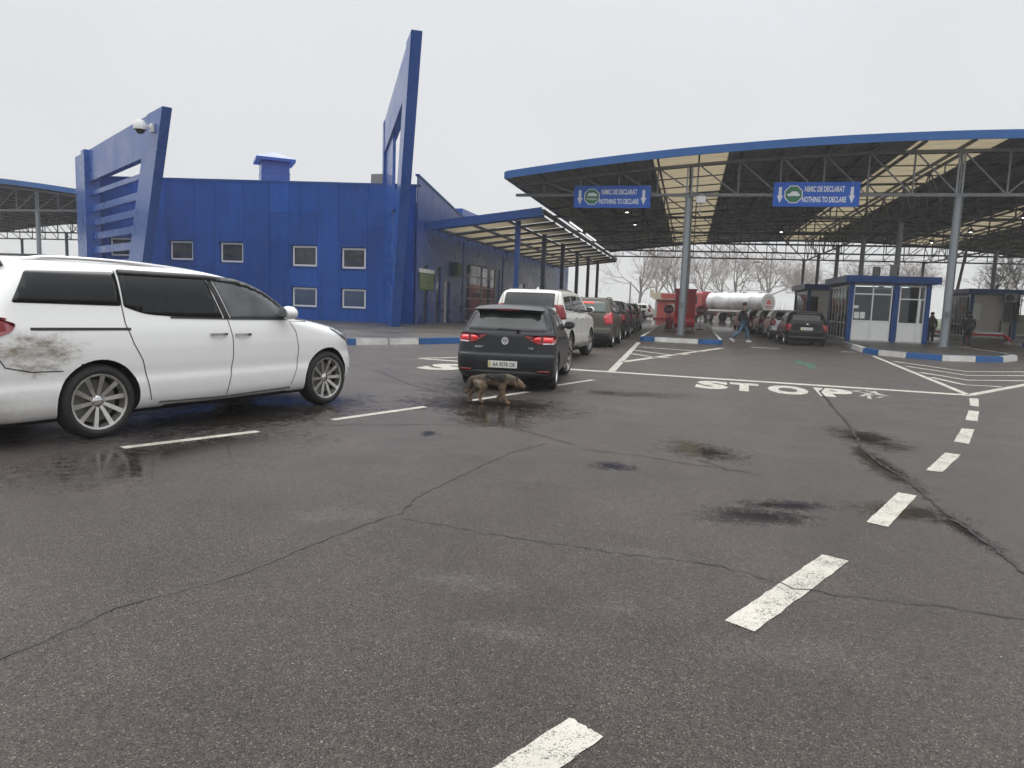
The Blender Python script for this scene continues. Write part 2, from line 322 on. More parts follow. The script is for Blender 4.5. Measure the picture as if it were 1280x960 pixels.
# ---------------------------------------------------------------- mesh helpers
def put(o, label=None, cat=None, group=None, kind=None):
    if label: o['label'] = label
    if cat: o['category'] = cat
    if group: o['group'] = group
    if kind: o['kind'] = kind
    return o
def empty(name, loc=(0, 0, 0), rz=0.0, label=None, cat=None, group=None, kind=None):
    o = bpy.data.objects.new(name, None); COL.objects.link(o); o.location = loc; o.rotation_euler = (0, 0, rz); o.empty_display_size = .3
    return put(o, label, cat, group, kind)
def kids(o): return [c for c in bpy.data.objects if c.parent == o]
def copy_tree(o, parent=None):
    c = o.copy(); COL.objects.link(c)
    if parent is not None: c.parent = parent
    for ch in kids(o):
        if ch is not c: copy_tree(ch, c)
    return c
class G:
    def __init__(s): s.v = []; s.f = []; s.m = []
    def add(s, vs, fs, m=0, M=None):
        b = len(s.v)
        for p in vs:
            p = Vector(p); s.v.append(M @ p if M else p)
        for f in fs: s.f.append(tuple(b + i for i in f)); s.m.append(m)
        return s
    def box(s, x0, y0, z0, x1, y1, z1, m=0, M=None):
        vs = [(x, y, z) for z in (z0, z1) for y in (y0, y1) for x in (x0, x1)]
        return s.add(vs, [(0, 2, 3, 1), (4, 5, 7, 6), (0, 1, 5, 4), (2, 6, 7, 3), (0, 4, 6, 2), (1, 3, 7, 5)], m, M)
    def bar(s, p, q, w, h=None, m=0, upv=(0, 0, 1)):
        h = h or w; p = Vector(p); q = Vector(q); d = (q - p)
        if d.length < 1e-6: return s
        d.normalize(); u = Vector(upv)
        if abs(d.dot(u)) > .97: u = Vector((1, 0, 0))
        sd_ = d.cross(u).normalized(); u = sd_.cross(d)
        vs = [a + sd_ * (i * w / 2) + u * (j * h / 2) for a in (p, q) for (i, j) in ((-1, -1), (1, -1), (1, 1), (-1, 1))]
        return s.add(vs, [(3, 2, 1, 0), (4, 5, 6, 7), (0, 1, 5, 4), (1, 2, 6, 5), (2, 3, 7, 6), (3, 0, 4, 7)], m)
    def tube(s, p, q, r1, r2=None, n=8, m=0, caps=True):
        r2 = r1 if r2 is None else r2; p = Vector(p); q = Vector(q); d = (q - p).normalized()
        u = Vector((0, 0, 1)) if abs(d.z) < .95 else Vector((1, 0, 0)); a = d.cross(u).normalized(); b_ = d.cross(a)
        vs = [c + (a * math.cos(2 * math.pi * i / n) + b_ * math.sin(2 * math.pi * i / n)) * r for c, r in ((p, r1), (q, r2)) for i in range(n)]
        fs = [(i, i + n, (i + 1) % n + n, (i + 1) % n) for i in range(n)]
        if caps: fs += [tuple(range(n)), tuple(range(2 * n - 1, n - 1, -1))]
        return s.add(vs, fs, m)
    def lathe(s, prof, n=32, m=0, axis='Y', M=None, mats=None):
        """prof: list of (along, radius)"""
        b = len(s.v)
        for (a, r) in prof:
            for i in range(n):
                c, q = math.cos(2 * math.pi * i / n) * r, math.sin(2 * math.pi * i / n) * r
                p = Vector((c, a, q)) if axis == 'Y' else (Vector((c, q, a)) if axis == 'Z' else Vector((a, c, q)))
                s.v.append(M @ p if M else p)
        for k in range(len(prof) - 1):
            for i in range(n):
                j = (i + 1) % n
                s.f.append((b + k * n + i, b + k * n + j, b + (k + 1) * n + j, b + (k + 1) * n + i)); s.m.append(mats[k] if mats else m)
        return s
    def prism(s, poly, O, U, V, depth, m=0):
        """poly (u,v) in the plane O+U*u+V*v, extruded by depth along UxV"""
        O = Vector(O); U = Vector(U); V = Vector(V); N = U.cross(V).normalized(); n = len(poly)
        a = [O + U * u + V * v for u, v in poly]; vs = a + [p + N * depth for p in a]
        fs = [tuple(range(n - 1, -1, -1)), tuple(range(n, 2 * n))] + [(i, (i + 1) % n, (i + 1) % n + n, i + n) for i in range(n)]
        return s.add(vs, fs, m)
    def sheet(s, poly, z, m=0):
        return s.add([(x, y, z) for x, y in poly], [tuple(range(len(poly)))], m)
    def build(s, name, mats, parent=None, smooth=False, angle=35, bevel=0):
        me = bpy.data.meshes.new(name); me.from_pydata([tuple(p) for p in s.v], [], s.f)
        mats = mats if isinstance(mats, (list, tuple)) else [mats]
        for k in mats: me.materials.append(MATS[k] if isinstance(k, str) else k)
        me.polygons.foreach_set('material_index', s.m)
        bm = bmesh.new(); bm.from_mesh(me); bmesh.ops.recalc_face_normals(bm, faces=bm.faces)
        if bevel:
            eds = [e_ for e_ in bm.edges if len(e_.link_faces) == 2 and e_.calc_face_angle(0) > R(40)]
            bmesh.ops.bevel(bm, geom=eds, offset=bevel, segments=2, affect='EDGES', clamp_overlap=True)
        bm.to_mesh(me); bm.free()
        if smooth or bevel:
            me.polygons.foreach_set('use_smooth', [True] * len(me.polygons)); me.set_sharp_from_angle(angle=R(angle))
        me.update()
        o = bpy.data.objects.new(name, me); COL.objects.link(o)
        if parent is not None: o.parent = parent
        return o
def sheet_up(poly):
    a = sum(poly[i][0] * poly[(i + 1) % len(poly)][1] - poly[(i + 1) % len(poly)][0] * poly[i][1] for i in range(len(poly)))
    return poly if a > 0 else poly[::-1]
_font_cache = {}
def text_mesh(txt, size, bold=0.0, sx=1.0):
    """builtin font as flat mesh in XY, centred; returns (verts, faces)"""
    cu = bpy.data.curves.new('t', 'FONT'); cu.body = txt; cu.size = size; cu.offset = bold; cu.align_x = 'CENTER'; cu.align_y = 'CENTER'
    cu.resolution_u = 3
    o = bpy.data.objects.new('t', cu); COL.objects.link(o)
    dg = bpy.context.evaluated_depsgraph_get(); me = bpy.data.meshes.new_from_object(o.evaluated_get(dg))
    vs = [(v.co.x * sx, v.co.y, 0) for v in me.vertices]; fs = [tuple(p.vertices) for p in me.polygons]
    bpy.data.objects.remove(o); bpy.data.meshes.remove(me); bpy.data.curves.remove(cu)
    # centre exactly and report size
    x0 = min(v[0] for v in vs); x1 = max(v[0] for v in vs); y0 = min(v[1] for v in vs); y1 = max(v[1] for v in vs)
    vs = [(x - (x0 + x1) / 2, y - (y0 + y1) / 2, 0) for x, y, z in vs]
    return vs, fs, x1 - x0, y1 - y0
def text_fit(txt, w, h, bold=0.0):
    vs, fs, tw, th = text_mesh(txt, 1.0, bold)
    return [(x * w / tw, y * h / th, 0) for x, y, z in vs], fs
def frame(o, x, y):
    x = Vector(x).normalized(); y = Vector(y).normalized(); z = x.cross(y); m = Matrix.Identity(4)
    for i in range(3): m[i][0] = x[i]; m[i][1] = y[i]; m[i][2] = z[i]; m[i][3] = Vector(o)[i]
    return m
# ================================================================ the setting
g = G(); g.add([(-420, -120, 0), (420, -120, 0), (420, 600, 0), (-420, 600, 0)], [(0, 1, 2, 3)]); o = g.build('ground', 'asphalt'); put(o, kind='structure')
g = G(); g.sheet([(-420, 104), (-30, 104), (20, 100), (27, 84), (34, 60), (60, 40), (420, 40), (420, 598), (-420, 598)], .05)
o = g.build('grass_field', 'grass'); put(o, kind='structure')

def flat_line(pts, w, z=.004, gg=None):
    gg = gg or G(); P = [Vector((p[0], p[1], 0)) for p in pts]; L = []; Rr = []
    for i, p in enumerate(P):
        d = Vector((0, 0, 0))
        if i > 0: d += (p - P[i - 1]).normalized()
        if i < len(P) - 1: d += (P[i + 1] - p).normalized()
        d.normalize(); n = Vector((-d.y, d.x, 0)); ww = w[i] if isinstance(w, (list, tuple)) else w
        L.append(p + n * ww / 2 + Vector((0, 0, z))); Rr.append(p - n * ww / 2 + Vector((0, 0, z)))
    k = len(P); gg.add(L + Rr, [(i, i + k, i + 1 + k, i + 1) for i in range(k - 1)]); return gg
def mark(name, polys, mat='road_paint', z=.004):
    g = G()
    for p in polys: g.sheet(sheet_up(p), z)
    o = g.build(name, mat); put(o, kind='structure'); return o
DASH = [[(.26, 3.45), (.39, 3.37), (1.04, 4.56), (.9, 4.63)], [(-.33, 2.42), (-.2, 2.34), (-.86, 1.14), (-1.0, 1.2)], [(1.82, 6.54), (1.95, 6.48), (1.47, 5.42), (1.34, 5.49)],
        [(2.86, 8.71), (3.0, 8.66), (2.48, 7.58), (2.35, 7.62)], [(3.7, 10.76), (3.85, 10.74), (3.35, 9.46), (3.22, 9.56)], [(4.52, 12.93), (4.66, 12.9), (4.19, 11.61), (4.06, 11.7)],
        [(5.2, 14.92), (5.37, 14.96), (4.89, 13.56), (4.8, 13.69)]]
def ragged(poly, amp=.004, n=22):
    out = []
    for i, a in enumerate(poly):
        b = poly[(i + 1) % len(poly)]
        for k in range(n):
            t = k / n; out.append((a[0] + (b[0] - a[0]) * t + (random.uniform(-amp, amp) if k else 0), a[1] + (b[1] - a[1]) * t + (random.uniform(-amp, amp) if k else 0)))
    return out
for d in DASH: mark('lane_dash', [ragged(d)])
for a, b in (((-5.10, 5.50), (-4.46, 6.72)), ((-4.11, 7.71), (-3.49, 9.22)), ((-3.10, 10.12), (-2.55, 11.57)), ((-2.28, 12.76), (-1.78, 14.12)), ((-6.3, 3.1), (-5.6, 4.6))):
    o = flat_line([a, b], .115).build('lane_dash', 'road_paint'); put(o, kind='structure')
g = flat_line([(-2.95, 16.12), (5.42, 15.53)], .30); flat_line([(-6.5, 16.65), (-2.95, 16.12)], .22, gg=g); o = g.build('stop_line', 'road_paint'); put(o, kind='structure')
g = G()
for pts, w in ([[(-1.64, 16.2), (-1.97, 30.0)], .17], [[(-1.64, 19.15), (1.33, 28.7)], .22], [[(-1.73, 26.6), (.66, 25.7)], .2], [[(-1.76, 24.5), (-.57, 23.1), (.09, 23.79)], .2], [[(-1.73, 22.7), (-.87, 21.4), (-.49, 21.78)], .2],
               [[(6.6, 28.3), (5.42, 15.7)], .14], [[(5.42, 15.55), (7.66, 18.8), (9.5, 21.6)], .17], [[(6.6, 25.5), (7.69, 22.35), (9.54, 23.54), (11, 24.4)], .17], [[(6.4, 23.4), (7.19, 20.9), (8.87, 21.9), (10.5, 22.9)], .17],
               [[(6.12, 21.1), (6.67, 19.3), (8.18, 20.1), (9.4, 20.9)], .17], [[(5.93, 19.55), (6.12, 17.9), (6.86, 17.9)], .16], [[(-6.5, 16.7), (-5.3, 18.2)], .16], [[(2.54, 30.49), (3.66, 30.34)], .3], [[(1.78, 37.3), (2.89, 36.8)], .3],
               [[(5.9, 30.4), (6.4, 30.3)], .3], [[(-2.6, 36), (-3.3, 36)], .3], [[(-2.4, 42), (-3.5, 42.2)], .4], [[(-2.2, 47), (-3.0, 47)], .4]):
    flat_line(pts, w, gg=g)
o = g.build('painted_chevrons', 'road_paint'); put(o, kind='structure')
# STOP lettering on the asphalt, read from the queue side
def road_word(ch, cx, cy, w, h, mat, ang=0):
    vs, fs = text_fit(ch, w, h, .06)
    M = Matrix.Translation((cx, cy, .004)) @ Matrix.Rotation(ang, 4, 'Z'); g = G(); g.add(vs, fs, 0, M); return g
for ch, x, y, w, m in (('S', .53, 14.55, .62, 'road_paint'), ('T', 1.13, 14.5, .55, 'road_paint'), ('O', 1.93, 14.45, .74, 'road_paint'), ('P', 2.78, 14.45, .66, 'road_paint'), ('S', -5.2, 14.95, .9, 'road_paint'), ('T', -4.2, 14.9, .7, 'road_paint')):
    o = road_word(ch, x, y, w, 1.55, m, R(-4)).build('painted_letter', m); put(o, kind='structure')
g = G()
for k in range(9):
    a = random.uniform(0, 6.28); l = random.uniform(.08, .25); x, y = 3.35 + random.gauss(0, .12), 14.55 + random.gauss(0, .3)
    flat_line([(x - l * math.cos(a), y - 2 * l * math.sin(a)), (x + l * math.cos(a), y + 2 * l * math.sin(a))], .07, gg=g, z=.004 + k * .0004)
o = g.build('painted_letter', 'road_paint_worn'); put(o, kind='structure')
o = mark('painted_arrow', [[(3.05, 22.0), (3.35, 23.6), (3.5, 22.55), (3.95, 22.2), (3.5, 21.9), (3.42, 20.2), (3.2, 20.4), (3.33, 21.8)]], 'green_paint')
# cracks and the joint between two lays of asphalt
def crack(pts, w, gg, z=.0065):
    out = []; ws = []
    for a, b in zip(pts, pts[1:]):
        L = math.dist(a, b); n = max(2, int(L / .06))
        for k in range(n):
            t = k / n; out.append((a[0] + (b[0] - a[0]) * t + random.gauss(0, .008), a[1] + (b[1] - a[1]) * t + random.gauss(0, .011))); ws.append(w * random.uniform(.4, 1.35))
    out.append(pts[-1]); ws.append(w * .3); flat_line(out, ws, z, gg)
g = G()
crack([(-1.83, 4.4), (-1.47, 4.37), (-1.01, 4.28), (-.39, 4.23), (.27, 4.21), (.64, 4.0), (.96, 3.97), (1.39, 4.0), (1.73, 3.94), (2.4, 3.9)], .010, g)
crack([(-2.59, 2.14), (-2.56, 2.4), (-2.51, 2.72), (-2.36, 2.97), (-2.22, 3.25), (-2.15, 3.6), (-2.05, 4.02), (-1.87, 4.51), (-1.92, 4.92), (-1.76, 6.09), (-1.63, 6.77), (-1.39, 7.4)], .010, g)
crack([(-6.16, 13.39), (-4.71, 11.57), (-3.64, 10.62), (-2.99, 9.88)], .022, g)
crack([(-4.11, 7.23), (-3.75, 7.52), (-2.73, 8.01), (-2.16, 8.28), (-1.73, 7.96), (-1.08, 7.4)], .016, g)
crack([(-.97, 7.23), (-.39, 7.14), (.08, 6.96), (.72, 6.78)], .014, g); crack([(-2.41, 9.34), (-2.33, 8.79), (-2.14, 8.48), (-2.08, 8.08)], .02, g)
crack([(.15, 7.2), (.3, 7.05), (.45, 6.85), (.4, 6.75)], .012, g)
crack([(2.7, 15.2), (2.51, 14.45), (2.42, 13.2), (2.34, 12.31)], .05, g); crack([(2.34, 12.31), (2.18, 10.22), (1.97, 8.51), (1.97, 7.75), (2.04, 6.93), (2.0, 6.06), (2.03, 5.52), (2.04, 5.06), (2.04, 4.2)], .028, g)
o = g.build('pavement_cracks', 'asphalt_crack'); put(o, kind='structure')

g = G(); rg = random.Random(4)
for k in range(190):
    yy = 1.6 + rg.random() ** 1.6 * 14; xx = rg.uniform(-.75, .62) * yy * .9 + .05 * yy; s_ = rg.uniform(.002, .0045) * (1 + yy * .05)
    M = Matrix.Translation((xx, yy, s_ * .35)) @ Matrix.Rotation(rg.uniform(0, 6), 4, 'Z'); g.add([(-s_, -s_ * .7, 0), (s_, -s_ * .6, 0), (s_ * .8, s_, 0), (-s_ * .9, s_ * .7, 0), (0, 0, s_ * .8)], [(0, 1, 4), (1, 2, 4), (2, 3, 4), (3, 0, 4)], rg.choice((0, 0, 1, 2)), M)
o = g.build('grit', ['concrete', 'bark', 'door_seam']); put(o, kind='stuff')
# kerbs, painted in turns, and the raised islands
def kerb(name, pts, mats, w=.16, h=.2, order=('kerb_blue', 'kerb_white', 'kerb_dirty')):
    g = G()
    for (p, q, m) in zip(pts, pts[1:], mats):
        a = Vector((*p, 0)); b = Vector((*q, 0)); d = (b - a).normalized(); n = Vector((-d.y, d.x, 0)); a = a + d * .006; b = b - d * .006
        x = w
        vs = [a, b, b + n * x, a + n * x]; tp = [a + Vector((0, 0, h)) + n * .02, b + Vector((0, 0, h)) + n * .02, b + n * x + Vector((0, 0, h)), a + n * x + Vector((0, 0, h))]
        g.add(vs + tp, [(4, 5, 6, 7), (0, 1, 5, 4), (1, 2, 6, 5), (2, 3, 7, 6), (3, 0, 4, 7)], m)
    o = g.build(name, list(order), bevel=.012); put(o, kind='structure'); return o
LK = [(-60, 15.0), (-30, 16.6), (-14, 18.2), (-11.6, 18.9), (-10.25, 19.75), (-9.9, 20.05), (-9.2, 20.95), (-8.52, 21.85), (-7.5, 23.7), (-6.9, 25.2), (-6.6, 27.0)]
lm = [2, 2, 1, 1, 0, 1, 1, 0, 1, 0]; y = 27.0
while y < 78: y += 2.0; LK.append((-6.6, y)); lm.append(len(LK) % 2)
kerb('kerb', LK, lm)
g = G(); poly = [(p[0] + (-.1), p[1] + .12) for p in LK] + [(-60, 78)]; g.sheet(sheet_up(poly), .17); o = g.build('pavement', 'pave'); put(o, kind='structure')
I1 = [(1.42, 66), (1.42, 31.7), (1.42, 31.45)]
kerb('kerb', [(-2.02, 66), (-2.05, 31.6), (-1.85, 31.33), (-1.4, 31.3), (.45, 31.25), (1.3, 31.25), (1.46, 31.6), (1.62, 66), (-2.02, 66)], [1, 0, 0, 1, 0, 0, 1, 1])
g = G(); g.sheet([(-1.98, 31.4), (1.4, 31.35), (1.56, 65.95), (-1.96, 65.95)], .17); o = g.build('traffic_island', 'island_asphalt'); put(o, kind='structure')
R1 = [(7.15, 80), (7.12, 60), (7.1, 45), (7.0, 36.5), (6.86, 33.25), (6.67, 30.26), (6.92, 29.0), (7.61, 28.0), (8.56, 27.33), (9.72, 27.64), (10.78, 28.24), (11.84, 29.83), (12.1, 31.5), (12.15, 80), (7.15, 80)]
kerb('kerb', R1, [2, 2, 2, 2, 1, 0, 1, 0, 1, 0, 1, 2, 2, 2])
g = G(); g.sheet(sheet_up([(x + (.08 if x < 9.5 else -.08), y + (.1 if y < 30 else 0)) for x, y in R1[:-1]]), .17); o = g.build('traffic_island', 'island_asphalt'); put(o, kind='structure')
kerb('kerb', [(18.2, 78), (18.2, 48), (18.6, 46.5), (20.4, 45.6), (22.4, 46.6), (23.0, 48.5), (23.0, 78), (18.2, 78)], [2, 1, 0, 1, 0, 2, 2])
g = G(); g.sheet([(18.28, 48), (20.4, 45.75), (22.9, 48.5), (22.9, 77.9), (18.28, 77.9)], .17); o = g.build('traffic_island', 'island_asphalt'); put(o, kind='structure')

# ================================================================ big barrel canopies
def canopy(label, x0, x1, xc, zp, sag, Y0, Y1, truss_ys, col_xs, sky_xs, dirx, node0, lchords=True):
    t = empty('canopy', ((x0 + x1) / 2, (Y0 + Y1) / 2, 0), 0, label, 'canopy')
    t.location = (0, 0, 0)
    rz = lambda X: zp - sag * ((X - xc) / ((x1 - x0) / 2)) ** 2
    sk = [(s - 1.72, s + 1.72) for s in sky_xs]
    xs = [x0]
    for a, b in sk:
        n = max(1, int((a - xs[-1]) / 1.2)); s0 = xs[-1]; xs += [s0 + (a - s0) * (k + 1) / n for k in range(n)]; xs += [a + (b - a) * (k + 1) / 4 for k in range(4)]
    n = max(1, int((x1 - xs[-1]) / 1.2)); s0 = xs[-1]; xs += [s0 + (x1 - s0) * (k + 1) / n for k in range(n)]
    g = G(); sg = [G() for _ in sk]
    for a, b in zip(xs, xs[1:]):
        mid = (a + b) / 2; ki = [i for i, (p, q) in enumerate(sk) if p < mid < q]
        if ki: sg[ki[0]].add([(a, Y0, rz(a)), (b, Y0, rz(b)), (b, Y1, rz(b)), (a, Y1, rz(a))], [(0, 1, 2, 3)])
        else: g.add([(a, Y0, rz(a)), (b, Y0, rz(b)), (b, Y1, rz(b)), (a, Y1, rz(a)), (a, Y0, rz(a) + .06), (b, Y0, rz(b) + .06), (b, Y1, rz(b) + .06), (a, Y1, rz(a) + .06)], [(0, 3, 2, 1), (4, 5, 6, 7)])
    g.build('roof', 'roof_sheet', t)
    for s in sg: s.build('skylight_strip', 'skylight', t)
    for yy in (Y0, Y1):
        g = G(); s_ = -1 if yy == Y0 else 1
        for a, b in zip(xs, xs[1:]):
            ya, yb = yy + s_ * .003, yy + s_ * .09
            g.add([(a, ya, rz(a) - .12), (b, ya, rz(b) - .12), (b, yb, rz(b) - .12), (a, yb, rz(a) - .12), (a, ya, rz(a) + .24), (b, ya, rz(b) + .24), (b, yb, rz(b) + .24), (a, yb, rz(a) + .24)],
                  [(0, 1, 2, 3), (4, 7, 6, 5), (0, 4, 5, 1), (3, 2, 6, 7)])
        g.build('fascia', 'fascia_blue', t)
    for xx in (x0, x1):
        s_ = -1 if xx == x0 else 1; g = G(); g.box(min(xx + s_ * .003, xx + s_ * .09), Y0 - .09, rz(xx) - .12, max(xx + s_ * .003, xx + s_ * .09), Y1 + .09, rz(xx) + .2); g.build('fascia', 'fascia_blue', t)
    # purlins along the lanes
    N = 1.875; nodes = []; k = 0
    X = node0
    while X - N > x0: X -= N
    while X < x1: nodes.append(X); X += N
    for X in nodes:
        if any(a < X < b for a, b in sk) and False: continue
        g = G(); g.box(X - .04, Y0 + .02, rz(X) - .17, X + .04, Y1 - .02, rz(X) - .02); g.build('purlin', 'dark_steel', t)
    yy = Y0 + 3.0
    while yy < Y1:                               # light cross rails under the sheets
        g = G()
        for a, b in zip(nodes, nodes[1:]): g.bar((a, yy, rz(a) - .06), (b, yy, rz(b) - .06), .05, .06)
        yy += 2.93
        g.build('cross_rail', 'dark_steel', t)
    zc = 6.9
    for ti, Y in enumerate(truss_ys):
        g = G(); m = 0
        g.box(x0 + .15, Y - .055, zc - .07, x1 - .15, Y + .055, zc + .07)
        ext = [x0 + .15] + nodes + [x1 - .15]
        for a, b in zip(ext, ext[1:]): g.bar((a, Y, rz(a) - .26), (b, Y, rz(b) - .26), .10, .12)
        for i, X in enumerate(nodes):
            if rz(X) - .3 > zc + .1: g.bar((X, Y, zc), (X, Y, rz(X) - .26), .07, upv=(0, 1, 0))
            if i < len(nodes) - 1:
                X2 = nodes[i + 1]; a, b = (X, X2) if X < xc - .5 else (X2, X)
                if min(rz(a), rz(b)) - .35 > zc: g.bar((a, Y, rz(a) - .26), (b, Y, zc), .06, upv=(0, 1, 0))
        g.build('truss', 'grey_steel' if ti == 0 else 'dark_steel', t)
    if lchords:
        for X in col_xs:
            g = G(); g.box(X - .05, truss_ys[0], zc - .20, X + .05, truss_ys[-1], zc - .08)
            top = rz(X) - .38; g.box(X - .05, truss_ys[0], top - .06, X + .05, truss_ys[-1], top + .06)
            for a, b in zip(truss_ys, truss_ys[1:]):
                for k in range(4):
                    p = a + (b - a) * k / 4; q = a + (b - a) * (k + 1) / 4
                    if k % 2: g.bar((X, p, zc - .14), (X, q, top), .055, upv=(1, 0, 0))
                    else: g.bar((X, p, top), (X, q, zc - .14), .055, upv=(1, 0, 0))
                    g.bar((X, q, zc - .14), (X, q, top), .05, upv=(1, 0, 0))
            g.build('lane_truss', 'dark_steel', t)
    for ti, Y in enumerate(truss_ys):
        for X in col_xs:
            g = G(); g.tube((X, Y, .16), (X, Y, zc - .07), .155, .15, 20, caps=False); g.box(X - .22, Y - .22, .14, X + .22, Y + .22, .19); g.box(X - .2, Y - .2, zc - .1, X + .2, Y + .2, zc - .075)
            if ti == 0:
                for s_ in (-.11, .11): g.bar((X + s_, Y - .01, zc + .07), (X + s_, Y - .01, rz(X) - .3), .07, upv=(0, 1, 0))
            g.build('column', 'column_grey', t, smooth=True)
            if ti == 0 and lchords: g = G(); g.tube((X + .19, Y + .02, .3), (X + .19, Y + .02, zc), .03, n=8); g.box(X - .08, Y - .2, 1.5, X + .08, Y - .15, 1.75); g.build('conduit', 'grey_steel', t)
    return t, rz
TY = [36 + 8.8 * k for k in range(6)]
main, RZ = canopy('wide barrel roofed canopy with beige skylight strips spanning both car lanes and the booths', -9.1, 33.1, 12, 9.08, 1.5, 34.5, 81, TY, [-.375, 11.25, 22.5], [-.4, 10.9, 22.2], 1, 11.25)
left_c, _ = canopy('distant barrel roofed canopy behind the left end of the blue building', -84.0, -41.4, -62.7, 9.4, 1.5, 42, 72, [43.2, 52, 61, 70], [-78.5, -62.7, -46.9], [], 1, -46.9, lchords=False)

# ================================================================ lean-to canopy beside the blue building
t = empty('canopy', (0, 0, 0), 0, 'low blue framed lean-to canopy with beige panels along the side wall of the blue building', 'canopy')
lx0, lx1, lz0, lz1, ly0, ly1 = -13.4, -7.5, 5.25, 6.0, 35.7, 72.7
lz = lambda X: lz0 + (X - lx0) / (lx1 - lx0) * (lz1 - lz0)
g = G()
for X in (-13.2, -11.3, -9.4): g.box(X - .05, ly0 + .1, lz(X) - .17, X + .05, ly1 - .1, lz(X) - .06)
g.build('long_beam', 'dark_steel', t)
yy = ly0 + .12; i = 0
while yy < ly1:
    g = G(); g.bar((lx0, yy, lz(lx0) - .14), (lx1 + .1, yy, lz(lx1) - .14), .10, .14); g.build('rafter', 'blue_trim' if i < 1 else 'dark_steel', t)
    i += 1; yy += 3.04
ys = [ly0 + .12 + 3.04 * k for k in range(13)]
for a, b in zip(ys, ys[1:]):
    g = G()
    for X0, X1 in ((-13.1, -11.4), (-11.2, -9.5), (-9.3, -7.62)):
        g.add([(X0, a + .07, lz(X0) - .055), (X1, a + .07, lz(X1) - .055), (X1, b - .07, lz(X1) - .055), (X0, b - .07, lz(X0) - .055)], [(0, 1, 2, 3)])
    g.build('roof_panel', 'skylight', t)
g = G(); g.bar((lx0 - .6, ly0, lz0 - .02), (lx1, ly0, lz1 + .06), .1, .42, upv=(0, 0, 1)); g.build('fascia', 'blue_trim', t)
g = G(); g.bar((lx1 + .06, ly0 - .05, lz1 + .06), (lx1 + .06, ly1, lz1 + .06), .1, .22); g.build('fascia', 'dark_steel', t)
g = G(); g.bar((lx0, ly1 + .06, lz0), (lx1, ly1 + .06, lz1 + .06), .1, .36); g.build('fascia', 'dark_steel', t)
for i, Y in enumerate([36.9, 43.9, 50.6, 57.4, 63.8, 70.4]):
    g = G(); g.box(-9.13, Y - .11, .16, -8.87, Y + .11, lz(-9) - .1); g.box(-9.26, Y - .24, .15, -8.74, Y + .24, .19); g.build('post', 'blue_trim' if i < 1 else 'frame_dark', t)

# ================================================================ the blue customs building
B = empty('customs_building', (0, 0, 0), 0, 'long blue metal clad building with small white framed windows and a ridge vent', 'building')
FY = 34.0
def ztop(X): return 7.46 + (X + 28.3) / (13.7) * (-.39)
def sideprof(Y): return 7.55 if Y < 34 else (7.55 - (Y - 34) * .16 if Y < 40.7 else 6.45)
# wall core: front, left and back, roof
g = G()
g.add([(-33.4, FY + .16, 0), (-13.7, FY + .16, 0), (-13.7, 80, 0), (-33.4, 80, 0), (-33.4, FY + .16, 6.3), (-13.7, FY + .16, 6.3), (-13.7, 80, 6.3), (-33.4, 80, 6.3)],
      [(0, 1, 5, 4), (1, 2, 6, 5), (2, 3, 7, 6), (3, 0, 4, 7), (4, 5, 6, 7)])
g.build('wall_core', 'wall_blue', B)
WIN = [(-31.99, -30.54, 3.28, 4.27), (-28.03, -26.60, 3.14, 4.15), (-24.85, -23.48, 3.07, 4.11), (-20.51, -19.1, 2.96, 4.01), (-17.65, -16.33, 2.9, 3.94), (-20.51, -19.1, .84, 1.84), (-17.63, -16.3, .86, 1.84)]
seams = [-33.4, -31.9, -30.4, -28.3, -26.4, -25.15, -23.4, -21.85, -20.7, -19.0, -17.83, -16.2, -14.9, -13.62]
g = G()
for a, b in zip(seams, seams[1:]):
    a2, b2 = a + .008, b - .008
    hs = [w for w in WIN if w[0] < b and w[1] > a]
    zs = sorted({0.0, 99.0, *[q for w in hs for q in (w[2] - .05, w[3] + .05)]} | ({5.72} if -23.5 < (a + b) / 2 < -17.9 else set()) | ({4.95} if a > -16.4 else set()))
    for z0, z1 in zip(zs, zs[1:]):
        segs = [(a2, b2)]
        for w in hs:
            if w[2] - .06 < (z0 + min(z1, 8)) / 2 < w[3] + .06:
                ns = []
                for p, q in segs:
                    if w[0] - .05 > p: ns.append((p, min(q, w[0] - .05)))
                    if w[1] + .05 < q: ns.append((max(p, w[1] + .05), q))
                    if w[0] - .05 <= p and w[1] + .05 >= q: pass
                segs = ns
        for p, q in segs:
            if q - p < .01: continue
            gap = .006 if z0 in (5.72, 4.95) else 0
            zt = (ztop(p), ztop(q)) if z1 > 50 else (z1 - (.006 if z1 in (5.72, 4.95) else 0),) * 2
            g.add([(p, FY, z0 + gap), (q, FY, z0 + gap), (q, FY + .15, z0 + gap), (p, FY + .15, z0 + gap), (p, FY, zt[0]), (q, FY, zt[1]), (q, FY + .15, zt[1]), (p, FY + .15, zt[0])],
                  [(0, 1, 5, 4), (0, 4, 7, 3), (1, 2, 6, 5), (4, 5, 6, 7), (3, 2, 1, 0), (2, 3, 7, 6)])
g.build('front_cladding', 'wall_blue', B)
g = G(); g.add([(-33.5, FY - .03, ztop(-33.5)), (-13.5, FY - .03, ztop(-13.5)), (-13.5, FY + .35, ztop(-13.5)), (-33.5, FY + .35, ztop(-33.5)), (-33.5, FY - .03, ztop(-33.5) + .09), (-13.5, FY - .03, ztop(-13.5) + .09), (-13.5, FY + .35, ztop(-13.5) + .09), (-33.5, FY + .35, ztop(-33.5) + .09)],
              [(0, 1, 5, 4), (0, 4, 7, 3), (1, 2, 6, 5), (4, 5, 6, 7), (3, 2, 1, 0), (2, 3, 7, 6)]); g.build('coping', 'blue_trim', B)
g = G(); g.box(-33.5, FY + .3, 6.2, -33.4, 79, 7.4); g.box(-33.4, FY + .17, 6.31, -13.7, FY + .3, 7.0); g.build('parapet', 'wall_blue', B)
